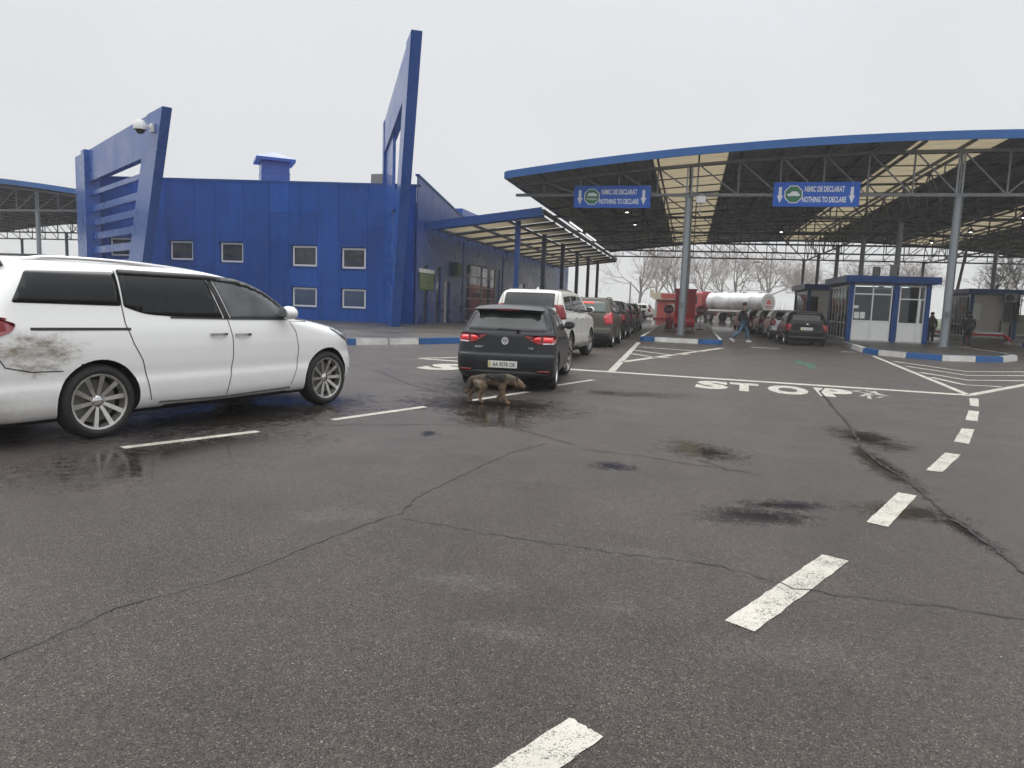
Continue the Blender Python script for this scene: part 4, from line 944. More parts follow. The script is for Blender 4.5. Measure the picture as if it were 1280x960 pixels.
def ribbon(g, pts, w, surf, off=.004, m=0):
    P = []
    for a, b in zip(pts, pts[1:]):
        n = max(1, int(math.dist(a, b) / .05)); P += [(a[0] + (b[0] - a[0]) * k / n, a[1] + (b[1] - a[1]) * k / n) for k in range(n)]
    P.append(pts[-1]); L, Rr = [], []
    for i, p in enumerate(P):
        a = P[max(0, i - 1)]; b = P[min(len(P) - 1, i + 1)]; d = Vector((b[0] - a[0], b[1] - a[1])).normalized(); n = Vector((-d.y, d.x))
        for lst, s_ in ((L, 1), (Rr, -1)):
            q = (p[0] + n.x * w / 2 * s_, p[1] + n.y * w / 2 * s_); c = Vector(surf(*q)); e_ = .004
            N = (Vector(surf(q[0] + e_, q[1])) - Vector(surf(q[0] - e_, q[1]))).cross(Vector(surf(q[0], q[1] + e_)) - Vector(surf(q[0], q[1] - e_)))
            lst.append(c + (N.normalized() * off * surf.sgn if N.length > 1e-12 else Vector((0, 0, 0))))
    g.add(L + Rr, [(i, i + len(P), i + 1 + len(P), i + 1) for i in range(len(P) - 1)], m)

_wheels = {}
def wheel_meshes(r, w, rim_r, spokes, mat):
    key = (r, w, rim_r, spokes, mat)
    if key in _wheels: return _wheels[key]
    g = G(); h = w / 2
    g.lathe([(-h * .8, rim_r), (-h, rim_r + .02), (-h, r - .05), (-h * .82, r - .012), (-h * .5, r), (h * .5, r), (h * .82, r - .012), (h, r - .05), (h, rim_r + .02), (h * .8, rim_r)], 48)
    for k in range(3):                        # tread grooves
        pass
    t = g.build('tyre', 'rubber', None, smooth=True, angle=50)
    g = G()
    g.lathe([(h * .82, rim_r + .006), (h * .9, rim_r + .002), (h * .86, rim_r - .018), (h * .2, rim_r - .03), (-h * .3, rim_r - .045), (-h * .3, .06)], 48, mats=[0, 0, 0, 1, 1])
    for k in range(spokes):
        a = 2 * math.pi * k / spokes + .1; tw = .09 if spokes >= 9 else .0
        for (da, ww) in (((0, .021),) if spokes >= 9 else ((-.13, .026), (.13, .026))):
            p0 = (math.cos(a + da * .3) * .055, h * .52, math.sin(a + da * .3) * .055); p1 = (math.cos(a + da + tw) * (rim_r - .012), h * .78, math.sin(a + da + tw) * (rim_r - .012))
            d = Vector(p1) - Vector(p0); d.normalize(); sd_ = d.cross(Vector((0, 1, 0))).normalized(); u = sd_.cross(d)
            vs = [Vector(p0) + sd_ * ww * .8, Vector(p0) - sd_ * ww * .8, Vector(p1) - sd_ * ww * 1.15, Vector(p1) + sd_ * ww * 1.15]; vs2 = [v - Vector((0, .03, 0)) for v in vs]; ctr = (Vector(p0) + Vector(p1)) / 2
            vs[0] += Vector((0, .004, 0)); g.add(vs + vs2, [(0, 1, 2, 3), (7, 6, 5, 4), (0, 4, 5, 1), (1, 5, 6, 2), (2, 6, 7, 3), (3, 7, 4, 0)], 0)
    g.lathe([(h * .6, 0.001), (h * .6, .045), (h * .5, .06), (h * .3, .065), (0, .065)], 24, mats=[2, 2, 0, 0])
    for k in range(5): a = 2 * math.pi * k / 5; g.tube((math.cos(a) * .052, h * .5, math.sin(a) * .052), (math.cos(a) * .052, h * .57, math.sin(a) * .052), .008, n=8, m=1)
    rim = g.build('rim', [mat, 'brake_dark', 'chrome'], None, smooth=True, angle=40)
    g = G(); g.lathe([(h * -.1, .05), (h * -.1, rim_r - .06), (h * -.02, rim_r - .06), (h * -.02, .05)], 32); disc = g.build('brake_disc', 'ac_grey', None, smooth=True)
    _wheels[key] = (t.data, rim.data, disc.data); [bpy.data.objects.remove(o) for o in (t, rim, disc)]
    return _wheels[key]
def add_wheel(parent, x, y, r, w, rim_r, spokes, mat, steer=0):
    t = bpy.data.objects.new('wheel', None); COL.objects.link(t); t.parent = parent; t.location = (x, y, r); t.rotation_euler = (0, random.uniform(0, 1), steer + (math.pi if y < 0 else 0))
    for nm, me in zip(('tyre', 'rim', 'brake_disc'), wheel_meshes(r, w, rim_r, spokes, mat)):
        o = bpy.data.objects.new(nm, me); COL.objects.link(o); o.parent = t
def cut_arches(body, axles, R_, z, half):
    """boolean the wheel arches out of a body mesh, mark the cut faces dark"""
    for x in axles:
        g = G(); n = 40; g.tube((x, -2, z), (x, 2, z), R_, n=n); c = g.build('cut', 'brake_dark')
        md = body.modifiers.new('b', 'BOOLEAN'); md.operation = 'DIFFERENCE'; md.object = c; md.solver = 'EXACT'
        dg = bpy.context.evaluated_depsgraph_get(); dg.update(); me = bpy.data.meshes.new_from_object(body.evaluated_get(dg)); body.modifiers.clear(); old = body.data; body.data = me; me.name = old.name
        bpy.data.meshes.remove(old); cm_ = c.data; bpy.data.objects.remove(c); bpy.data.meshes.remove(cm_)
    me = body.data
    while len(me.materials) < 2: me.materials.append(MATS['brake_dark'])
    me.materials[1] = MATS['brake_dark']
    for p in me.polygons:
        p.material_index = 0
        for x in axles:
            if all(abs(math.hypot(me.vertices[v].co.x - x, me.vertices[v].co.z - z) - R_) < .012 for v in p.vertices): p.material_index = 1
        if p.center.z < .24 and abs(p.normal.z) > .8: p.material_index = 1
    me.polygons.foreach_set('use_smooth', [True] * len(me.polygons)); me.set_sharp_from_angle(angle=R(38)); me.update()

def make_car(sp):
    """sp: shell rows, L, and dictionaries of side, rear and front panels, all in metres from the rear bumper"""
    t = empty(sp['name'], (0, 0, 0), 0, sp['label'], sp['cat'], sp.get('group'))
    s = Shell(sp['rows'], sp.get('sub', 5)); L = sp['L']; c = L / 2; hi = sp.get('detail', 1)
    off = Matrix.Translation((-c, 0, 0))
    body = s.mesh().build('body', sp['paint'], t)
    bm = bmesh.new(); bm.from_mesh(body.data); bmesh.ops.remove_doubles(bm, verts=bm.verts, dist=.0004); bmesh.ops.recalc_face_normals(bm, faces=bm.faces); bm.to_mesh(body.data); bm.free()
    cut_arches(body, sp['axles'], sp['arch'], sp['wr'] + .01, 1)
    body.data.transform(off)
    def surfs():
        return {'R': Surf(lambda x, z: (x - c, -s.side(x, z), z), 1), 'L': Surf(lambda x, z: (x - c, s.side(x, z), z), -1),
                'B': Surf(lambda y, z: (s.rear(y, z) - c, y, z), -1), 'F': Surf(lambda y, z: (s.front(y, z) - c, y, z), 1)}
    S = surfs(); t['_'] = 0; del t['_']
    for it in sp['panels']:
        nm, mat, where, poly = it[:4]; opt = it[4] if len(it) > 4 else {}
        sides = {'S': ['R', 'L'], 'R': ['R'], 'L': ['L'], 'B': ['B'], 'F': ['F'], 'BB': ['B', 'B-'], 'FF': ['F', 'F-']}[where]
        for sd_ in sides:
            pl = poly
            if sd_.endswith('-'): pl = [(-p[0], *p[1:]) for p in poly][::-1]; sd_ = sd_[0]
            g = G()
            if opt.get('line'): ribbon(g, pl, opt['line'], S[sd_], opt.get('off', .002))
            else: patch(g, rnd(pl, opt.get('r', .03)), S[sd_], opt.get('off', .004), opt.get('st', .07))
            o = g.build(nm, mat, t, smooth=True, angle=50)
            bm = bmesh.new(); bm.from_mesh(o.data); bmesh.ops.remove_doubles(bm, verts=bm.verts, dist=1e-5); bmesh.ops.delete(bm, geom=[v for v in bm.verts if not v.link_faces], context='VERTS'); bm.to_mesh(o.data); bm.free()
            if opt.get('label'): o['label'] = opt['label']
    for ax, st in zip(sp['axles'], (0, sp.get('steer', 0))):
        for sg in (1, -1): add_wheel(t, ax - c, sg * (sp['hw'] - sp['tw'] / 2 - sp.get('inset', .015)), sp['wr'], sp['tw'], sp['rim'], sp['spokes'], sp.get('rimmat', 'alloy'), st)
    g = G(); g.box(.55 - c, -.62, .17, L - .55 - c, .62, .30); g.build('underbody', 'brake_dark', t)
    for sg in (-1, 1):                                                     # mirrors
        mx, mz = sp['mirror']; y = s.side(mx, mz); g = G()
        M = Matrix.Translation((mx - c, sg * (y + .13), mz + .07)) @ Matrix.Rotation(sg * .2, 4, 'Z')
        g.lathe([(-.10, .005), (-.095, .07), (-.04, .098), (.05, .095), (.10, .06), (.13, .005)], 16, axis='X', M=M @ Matrix.Diagonal((.85, 1.15, .85, 1)))
        o = g.build('mirror', sp.get('mirmat', sp['paint']), t, smooth=True, angle=60)
        g = G(); g.lathe([(0, .001), (0, .088)], 16, axis='X', M=M @ Matrix.Translation((-.092, 0, 0)) @ Matrix.Diagonal((1, 1.1, .8, 1))); g.build('mirror_glass', 'chrome', o)
        g = G(); g.bar((mx - c, sg * (y - .02), mz + .01), (mx - c, sg * (y + .12), mz + .04), .06, .035); g.build('arm', 'black_plastic', o)
    for (hx, hz) in sp.get('handles', []):
        for sg in (-1, 1):
            y = s.side(hx, hz); g = G(); n = 6
            for k in range(n):
                a, b = hx - .11 + .22 * k / n, hx - .11 + .22 * (k + 1) / n; ya, yb = s.side(a, hz) + .03 * math.sin(math.pi * k / n) + .012, s.side(b, hz) + .03 * math.sin(math.pi * (k + 1) / n) + .012
                g.bar((a - c, sg * ya, hz), (b - c, sg * yb, hz), .014, .026)
            g.build('door_handle', sp.get('handlemat', 'chrome'), t, smooth=True)
    if sp.get('rails'):
        x0, x1, z, y = sp['rails'][:4]
        for sg in (-1, 1):
            g = G(); n = 12
            for k in range(n):
                f = lambda q: (x0 + (x1 - x0) * q - c, sg * y, z + sp['rails'][4] * (math.sin(math.pi * q) ** .35 if 0 < q < 1 else 0) - sp['rails'][5] * q * q)
                g.tube(f(k / n), f((k + 1) / n), .018, n=8)
            g.build('roof_rail', sp.get('railmat', 'chrome'), t, smooth=True)
    if sp.get('plate'):
        py, pz, pw, ph, txt = sp['plate']; x = s.rear(py, pz) - c - .012; g = G(); g.box(x - .006, py - pw / 2, pz - ph / 2, x + .02, py + pw / 2, pz + ph / 2); pl = g.build('number_plate', 'plate_white', t, bevel=.003)
        g = G(); vs, fs = text_fit(txt, pw * .80, ph * .62, .012); M = frame((x - .0085, py - .02 * 0 - pw * .05 * 1, pz), (0, -1, 0), (0, 0, 1)); g.add(vs, fs, 0, M); g.build('plate_lettering', 'plate_ink', pl)
        g = G(); g.box(x - .0080, py + pw / 2 - .045, pz - ph / 2 + .008, x - .007, py + pw / 2 - .008, pz + ph / 2 - .008); g.build('plate_band', 'plate_yellow', pl)
    t['_L'] = L; del t['_L']
    return t, s
def place(t, x, y, heading, shift=0):
    """heading: direction of travel, degrees from +X; (x, y) is the middle of the rear bumper, shift forward"""
    L = t_len[t.name]; a = R(heading); t.location = (x + math.cos(a) * (L / 2 + shift), y + math.sin(a) * (L / 2 + shift), 0); t.rotation_euler = (0, 0, a)
t_len = {}

# ---- paints
def minivan_paint():
    m, t, o = newmat('van_white')
    b = t.n('ShaderNodeBsdfPrincipled'); t.l(b.outputs[0], o.inputs[0])
    tcn = t.n('ShaderNodeTexCoord'); vec = tcn.outputs['Object']; sp = t.n('ShaderNodeSeparateXYZ'); t.l(vec, sp.inputs[0])
    nz = t.noise(vec, 2.0, 6, .65); nf = t.noise(vec, 18, 5, .75)
    mp = t.n('ShaderNodeMapping'); mp.inputs['Rotation'].default_value = (0, R(-32), 0); mp.inputs['Scale'].default_value = (2.2, 1, 4.5); t.l(vec, mp.inputs[0]); ns = t.noise(mp.outputs[0], 2.0, 6, .75)
    # mud smear behind the rear wheel arch and below the slide rail
    dx = t.math('DIVIDE', t.math('SUBTRACT', sp.outputs['X'], -1.97), .36); dz = t.math('DIVIDE', t.math('SUBTRACT', sp.outputs['Z'], .875), .19)
    d = t.math('SQRT', t.math('ADD', t.math('MULTIPLY', dx, dx), t.math('MULTIPLY', dz, dz)))
    d = t.math('ADD', d, t.mapr(ns, .25, .75, -.6, .5)); d = t.math('ADD', d, t.mapr(nf, .3, .7, -.09, .09))
    ab = t.mapr(sp.outputs['Z'], 1.065, 1.085, 1, .12); smear = t.math('MULTIPLY', t.mapr(d, .25, 1.25, 1, 0, True), ab)
    low = t.mapr(sp.outputs['Z'], .2, .62, 1, 0, True); back = t.mapr(sp.outputs['X'], -2.5, .4, 1, .25)
    film = t.math('MULTIPLY', t.math('MULTIPLY', low, t.mapr(nz, .3, .7, .2, 1)), t.math('MULTIPLY', back, .42))
    up2 = t.math('MULTIPLY', t.math('MULTIPLY', t.mapr(sp.outputs['Z'], 1.0, 1.3, 1, 0), t.mapr(sp.outputs['X'], -2.4, -1.2, .16, 0)), t.mapr(nf, .4, .7, 0, 1))
    f = t.math('ADD', t.math('MULTIPLY', smear, t.mapr(ns, .35, .65, .95, .25)), t.math('ADD', film, up2), True)
    base = t.mix(f, (.86, .86, .845), (.17, .13, .085)); t.l(base, b.inputs['Base Color'])
    t.l(t.mapr(f, 0, .5, .22, .7), b.inputs['Roughness']); b.inputs['Coat Weight'].default_value = .6; b.inputs['Coat Roughness'].default_value = .04
minivan_paint()
paint('golf_grey', (.016, .018, .021), .3, (.06, .052, .045), .3, .1, .6); paint('suv_white', (.74, .73, .68), .8, (.25, .2, .14), .3, 0, 1.0)
paint('khaki', (.085, .077, .062), .5, (.10, .085, .06), .3, .3, .9); paint('car_black', (.006, .0065, .007), .3, (.08, .07, .06), .2, 0, .7)
paint('car_dark', (.02, .022, .028), .45, (.12, .10, .09), .25, .3, .8); paint('car_silver', (.33, .34, .35), .5, (.14, .12, .1), .28, .6, .9); paint('car_grey', (.13, .135, .14), .5, (.12, .1, .09), .28, .5, .8); paint('car_wine', (.07, .015, .018), .4, (.1, .09, .08), .25, .2, .7)

# ---- the white minivan
KL_ = 5.1
kia_rows = [  # z, xr, xf, w, Lr, nr, Lf, nf
    (.20, .16, 4.86, .84, .45, 3.2, .7, 2.6), (.27, .07, 4.96, .93, .45, 3.4, .8, 2.6), (.38, .02, 5.07, .972, .45, 3.4, .9, 2.5), (.52, .00, 5.10, .985, .42, 3.6, .95, 2.5),
    (.60, .00, 5.10, .978, .42, 3.6, .95, 2.5), (.72, .02, 5.08, .988, .40, 3.8, 1.0, 2.4), (.86, .05, 5.03, .992, .38, 4.0, .95, 2.5), (.95, .06, 4.94, .988, .36, 4.0, .95, 2.6), (1.02, .065, 4.76, .982, .34, 4.0, .95, 2.6), (1.08, .07, 4.50, .972, .34, 4.0, .9, 2.7),
    (1.13, .08, 4.22, .960, .34, 4.0, .85, 2.8), (1.17, .09, 4.00, .950, .34, 4.0, .75, 2.9), (1.22, .12, 3.88, .938, .34, 4.0, .7, 3.0), (1.36, .20, 3.62, .908, .34, 4.0, .6, 3.2), (1.50, .28, 3.34, .868, .34, 3.8, .5, 3.4),
    (1.60, .34, 3.05, .828, .36, 3.6, .46, 3.4), (1.67, .36, 2.76, .778, .38, 3.2, .48, 3.2), (1.715, .42, 2.46, .69, .45, 2.8, .55, 2.8), (1.735, .55, 2.15, .56, .5, 2.5, .6, 2.5), (1.748, .8, 1.8, .30, .4, 2.3, .4, 2.3)]
kp = [
    ('quarter_window', 'car_glass', 'S', [(.40, 1.315), (.56, 1.60), (1.385, 1.625), (1.385, 1.295)], {'r': .03}),
    ('sliding_door_window', 'car_glass', 'S', [(1.41, 1.635), (2.40, 1.61), (2.56, 1.175), (1.95, 1.19), (1.62, 1.215, .1), (1.41, 1.29)], {'r': .025}),
    ('front_window', 'van_front_glass', 'S', [(2.665, 1.17), (2.50, 1.60), (2.80, 1.575), (3.0, 1.53), (3.2, 1.455), (3.36, 1.36), (3.50, 1.165)], {'r': .01, 'st': .04, 'off': .007, 'label': 'clearer front window with painted grey reflections'}),
    ('door_pillar', 'black_plastic', 'S', [(2.575, 1.17), (2.415, 1.61), (2.485, 1.60), (2.65, 1.17)], {'r': .004}),
    ('corner_window', 'car_glass', 'S', [(3.56, 1.16), (3.48, 1.30), (3.60, 1.235), (3.84, 1.14)], {'r': .015}),
    ('wind_deflector', 'black_plastic', 'S', [(1.41, 1.605), (1.41, 1.645), (2.42, 1.640), (2.82, 1.605), (3.04, 1.555), (3.24, 1.48), (3.42, 1.37), (3.60, 1.21), (3.55, 1.20), (3.385, 1.345), (3.21, 1.445), (3.0, 1.52), (2.78, 1.565), (2.40, 1.60)], {'r': .01, 'off': .022, 'st': .035}),
    ('belt_trim', 'black_plastic', 'S', [(1.9, 1.18), (2.6, 1.165), (3.52, 1.155)], {'line': .016, 'off': .008}),
    ('window_trim', 'chrome', 'S', [(3.58, 1.265), (3.70, 1.20), (3.90, 1.125), (3.56, 1.140)], {'line': .014, 'off': .007}),
    ('slide_rail', 'black_plastic', 'S', [(.52, 1.082), (1.45, 1.068)], {'line': .026, 'off': .004}),
    ('door_seam', 'door_seam', 'S', [(1.385, 1.69), (1.39, 1.30), (1.40, 1.12), (1.47, .92), (1.56, .75), (1.66, .33)], {'line': .011}),
    ('door_seam', 'door_seam', 'S', [(2.36, 1.69), (2.615, 1.16), (2.66, .95), (2.665, .75), (2.63, .50), (2.59, .30)], {'line': .011}),
    ('door_seam', 'door_seam', 'S', [(3.53, 1.14), (3.62, 1.0), (3.66, .80), (3.64, .55), (3.56, .34)], {'line': .010}),
    ('tailgate_seam', 'door_seam', 'S', [(.36, 1.70), (.30, 1.45), (.22, 1.2), (.19, 1.0), (.20, .92), (.30, .75), (.50, .70), (.78, .69)], {'line': .010}),
    ('side_sill_trim', 'chrome', 'S', [(1.75, .30), (2.5, .28), (3.55, .30)], {'line': .022, 'off': .012}),
    ('running_board', 'black_plastic', 'S', [(1.80, .255), (2.5, .24), (3.5, .25)], {'line': .04, 'off': .02}),
    ('tail_lamp', 'lamp_red', 'S', [(.10, 1.20), (.24, 1.19), (.41, 1.125), (.36, 1.06), (.22, 1.00), (.10, 1.0)], {'r': .03, 'off': .015}),
    ('tail_lamp', 'lamp_red', 'BB', [(.95, 1.19), (.95, 1.0), (.5, 1.06), (.5, 1.16)], {'r': .03, 'off': .012}),
    ('rear_window', 'car_glass', 'B', [(-.78, 1.24), (-.70, 1.62), (.70, 1.62), (.78, 1.24)], {'r': .06}),
    ('spoiler', 'black_plastic', 'B', [(-.72, 1.63), (-.68, 1.665), (.68, 1.665), (.72, 1.63)], {'r': .01, 'off': .05}),
    ('mud_flap', 'rubber', 'S', [(.60, .22), (.60, .42), (.745, .50), (.745, .22)], {'r': .02, 'off': -.03}),
    ('headlamp', 'lamp_clear', 'S', [(4.33, 1.02), (4.55, .995), (4.80, .93), (4.96, .84), (4.90, .79), (4.72, .84), (4.5, .93)], {'r': .02, 'off': .008, 'st': .04}),
    ('headlamp_rim', 'black_plastic', 'S', [(4.30, 1.03), (4.50, .915), (4.72, .825), (4.91, .775)], {'line': .018, 'off': .010}),
    ('fog_lamp', 'lamp_clear', 'FF', [(.72, .42), (.86, .44), (.86, .5), (.72, .5)], {'r': .02}),
    ('grille', 'black_plastic', 'F', [(-.45, .62), (-.5, .80), (.5, .80), (.45, .62)], {'r': .04}),
    ('windscreen', 'car_glass_grey', 'F', [(-.82, 1.215), (-.70, 1.60), (.70, 1.60), (.82, 1.215)], {'r': .05}),
]
kia, ks = make_car(dict(name='parked_minivan', label='white minivan with a mud smeared rear quarter, at the left edge of the picture', cat='minivan', rows=kia_rows, L=KL_, paint='van_white', axles=(1.13, 4.20), arch=.405, wr=.365, hw=.985, tw=.235, rim=.272,
                   spokes=10, mirror=(3.42, 1.17), handles=[(2.47, .995), (2.80, .985)], rails=(.6, 2.55, 1.700, .70, .05, .06), panels=kp, sub=5))
t_len[kia.name] = KL_
for sg in (-1, 1):                                     # round cover of the handle recess, fuel flap outline
    g = G(); sf = Surf(lambda x, z: (x - KL_ / 2, sg * ks.side(x, z), z), -sg)
d = Vector((.265, .965, 0)).normalized(); n = Vector((-d.y, d.x, 0)); rc = Vector((-5.63, 5.84, 0)) + n * .95 + d * .04 + Vector((.02, 0, 0))
ang = math.degrees(math.atan2(d.y, d.x)); kia.location = rc + d * (KL_ / 2 - 1.13 - .07); kia.rotation_euler = (0, 0, R(ang)); kia.scale = (1.02, 1.02, 1.015)

# ---- the dark grey hatchback
golf_rows = [
    (.19, .16, 4.05, .78, .35, 3.0, .6, 2.6), (.26, .05, 4.14, .86, .35, 3.2, .7, 2.6), (.36, .01, 4.21, .888, .34, 3.4, .8, 2.5), (.50, .00, 4.25, .898, .34, 3.4, .9, 2.4), (.60, .01, 4.24, .90, .34, 3.4, .95, 2.4), (.635, .045, 4.22, .897, .34, 3.4, 1.0, 2.4),
    (.74, .06, 4.12, .895, .36, 3.2, 1.1, 2.3), (.84, .075, 3.92, .888, .38, 3.0, 1.2, 2.3), (.92, .09, 3.55, .875, .40, 3.0, 1.1, 2.4), (.98, .12, 3.20, .86, .42, 3.0, .9, 2.6), (1.04, .18, 3.05, .838, .44, 3.0, .75, 2.8),
    (1.14, .27, 2.86, .80, .46, 3.0, .6, 3.0), (1.26, .36, 2.58, .745, .46, 3.0, .55, 3.0), (1.35, .42, 2.30, .69, .46, 2.8, .55, 2.8), (1.41, .48, 2.05, .60, .46, 2.6, .55, 2.6), (1.435, .62, 1.85, .48, .5, 2.4, .5, 2.4), (1.448, .85, 1.6, .28, .3, 2.3, .3, 2.3)]
gp = [
    ('rear_window', 'car_glass_grey', 'B', [(-.735, 1.005), (-.60, 1.30), (.60, 1.30), (.735, 1.005)], {'r': .05}),
    ('window_surround', 'black_plastic', 'BB', [(.755, 1.0), (.615, 1.315), (.665, 1.315), (.80, 1.04)], {'r': .01, 'off': .002}),
    ('lit_bar', 'lamp_red_lit', 'BB', [(.83, .835), (.83, .905), (.67, .915), (.67, .845)], {'r': .015, 'off': .017, 'st': .04}),
    ('lit_bar', 'lamp_red_lit', 'BB', [(.63, .855), (.63, .915), (.54, .91), (.49, .875), (.55, .85)], {'r': .012, 'off': .017, 'st': .04}),
    ('tail_lamp', 'lamp_red', 'BB', [(.865, .80), (.865, .935), (.72, .955), (.55, .935), (.43, .875), (.55, .815), (.70, .795)], {'r': .02, 'off': .012, 'st': .04}),
    ('tail_lamp', 'lamp_red', 'S', [(.10, .80), (.10, .945), (.36, .94), (.40, .90), (.30, .82)], {'r': .02, 'off': .012}),
    ('lamp_divider', 'door_seam', 'BB', [(.645, .79), (.65, .955)], {'line': .012, 'off': .016}),
    ('reversing_lamp', 'lamp_clear', 'BB', [(.84, .798), (.84, .822), (.67, .818), (.67, .796)], {'r': .004, 'off': .016}),
    ('tailgate_seam', 'door_seam', 'B', [(-.60, .80), (-.57, .66), (-.50, .585), (0, .575), (.50, .585), (.57, .66), (.60, .80)], {'line': .012}),
    ('tailgate_crease', 'black_plastic', 'B', [(-.43, .845), (0, .835), (.43, .845)], {'line': .006, 'off': .001}),
    ('bumper_seam', 'door_seam', 'S', [(.06, .70), (.30, .72), (.44, .66)], {'line': .009}),
    ('lower_valance', 'black_plastic', 'B', [(-.80, .21), (-.80, .30), (-.5, .345), (.5, .345), (.80, .30), (.80, .21)], {'r': .02}),
    ('rear_reflector', 'lamp_red', 'BB', [(.80, .325), (.80, .365), (.60, .365), (.60, .335)], {'r': .008, 'off': .008}),
    ('front_window', 'car_glass', 'S', [(1.60, 1.00), (1.60, 1.325), (1.95, 1.325), (2.35, 1.22, .1), (2.82, 1.0)], {'r': .03}),
    ('rear_door_window', 'car_glass', 'S', [(.92, 1.02), (.95, 1.30), (1.53, 1.335), (1.53, 1.0)], {'r': .03}),
    ('door_seam', 'door_seam', 'S', [(1.565, 1.36), (1.57, .90), (1.57, .26)], {'line': .010}), ('door_seam', 'door_seam', 'S', [(.82, 1.0), (1.10, .7), (1.18, .45), (1.16, .27)], {'line': .010}), ('door_seam', 'door_seam', 'S', [(2.9, .95), (2.85, .6), (2.8, .28)], {'line': .010}),
    ('windscreen', 'car_glass', 'F', [(-.74, 1.03), (-.58, 1.34), (.58, 1.34), (.74, 1.03)], {'r': .05}),
    ('headlamp', 'lamp_clear', 'FF', [(.55, .68), (.84, .70), (.84, .80), (.6, .78)], {'r': .02}), ('grille', 'black_plastic', 'F', [(-.5, .69), (-.5, .76), (.5, .76), (.5, .69)], {'r': .01}),
]
golf, gs = make_car(dict(name='hatchback', label='dark grey hatchback with lit tail lamps and plate AA 9578 OK, above the dog', cat='car', group='cars queuing in the left lane', rows=golf_rows, L=4.255, paint='golf_grey', axles=(.80, 3.42), arch=.345, wr=.315, hw=.90, tw=.215, rim=.225,
                    spokes=5, steer=R(-16), mirror=(2.72, 1.0), mirmat='golf_grey', handles=[(1.72, .86), (.98, .89)], handlemat='golf_grey', panels=gp, plate=(0.02, .455, .52, .115, 'AA 9578 OK')))
t_len[golf.name] = 4.255; c = 4.255 / 2
g = G()                                                 # roof spoiler over the rear window
sp_pts = [(-.66, .40), (-.60, .33), (0, .285), (.60, .33), (.66, .40)]
top = [(x - c, y, 1.378 - abs(y) * .03) for y, x in sp_pts]; frw = [(.62 - c, y * .9, 1.435 - abs(y) * .035) for y, x in sp_pts]; bot = [(x + .02 - c, y * .985, 1.350 - abs(y) * .03) for y, x in sp_pts]; bf = [(.60 - c, y * .9, 1.34) for y, x in sp_pts]
n_ = 5; g.add(top + frw + bot + bf, [(i, i + 1, n_ + i + 1, n_ + i) for i in range(4)] + [(2 * n_ + i, 2 * n_ + i + 1, i + 1, i) for i in range(4)] + [(3 * n_ + i, 3 * n_ + i + 1, 2 * n_ + i + 1, 2 * n_ + i) for i in range(4)] + [(0, n_, 3 * n_, 2 * n_), (n_ - 1, 3 * n_ - 1, 4 * n_ - 1, 2 * n_ - 1)])
spo = g.build('roof_spoiler', 'golf_grey', golf, bevel=.006)
g = G(); g.box(.284 - c, -.2, 1.352, .32 - c, .2, 1.370); g.build('brake_light', 'lamp_red', spo)
x = gs.rear(0, .845) - c
def ring_mesh(g, r0_, r1_, M, n=28, m=0): vs = [(math.cos(2 * math.pi * i / n) * r, math.sin(2 * math.pi * i / n) * r, 0) for r in (r0_, r1_) for i in range(n)]; g.add(vs, [(i, (i + 1) % n, n + (i + 1) % n, n + i) for i in range(n)], m, M)
M = frame((x - .020, 0, .845), (0, -1, 0), (0, 0, 1)); g = G(); g.lathe([(0.0, .062), (.016, .062), (.020, .058), (.020, .0)], 28, axis='Z', M=frame((x, 0, .845), (0, -1, 0), (0, 0, 1))); bd = g.build('badge', 'door_seam', golf, smooth=True)
g = G(); ring_mesh(g, .047, .062, frame((x - .0225, 0, .845), (0, -1, 0), (0, 0, 1)))
for pts in ([(-.022, .045), (0, .006), (.022, .045)], [(-.043, .018), (-.02, -.042), (0, -.004), (.02, -.042), (.043, .018)]):
    for a, b in zip(pts, pts[1:]): g.bar((x - .0225, -a[0], .845 + a[1]), (x - .0225, -b[0], .845 + b[1]), .003, .012)
g.build('emblem', 'badge_silver', bd)
for txt, y, z, w_, h_ in (('GOLF', .47, .735, .15, .032), ('TSI', -.46, .735, .085, .026)):
    vs, fs = text_fit(txt, w_, h_, .02); xx = gs.rear(y, z) - c; g = G(); g.add(vs, fs, 0, frame((xx - .005, y, z), (0, -1, 0), (0, 0, 1))); g.build('badge', 'badge_silver', golf)
g = G(); g.bar((gs.rear(-.1, 1.03) - c - .015, -.22, 1.025), (gs.rear(-.1, 1.03) - c - .02, .16, 1.04), .02, .02); g.lathe([(-.03, .03), (0, .035), (.01, .02)], 12, axis='X', M=Matrix.Translation((gs.rear(.16, 1.0) - c - .005, -.22, 1.01))); g.build('rear_wiper', 'black_plastic', golf)
for sg in (-1, 1): g = G(); g.box(.62 - c, sg * .78 - .1, .12, .64 - c, sg * .78 + .1, .33); g.build('mud_flap', 'rubber', golf)
place(golf, -2.95, 11.42, 90 + 5.2); golf.scale = (1, .94, 1)

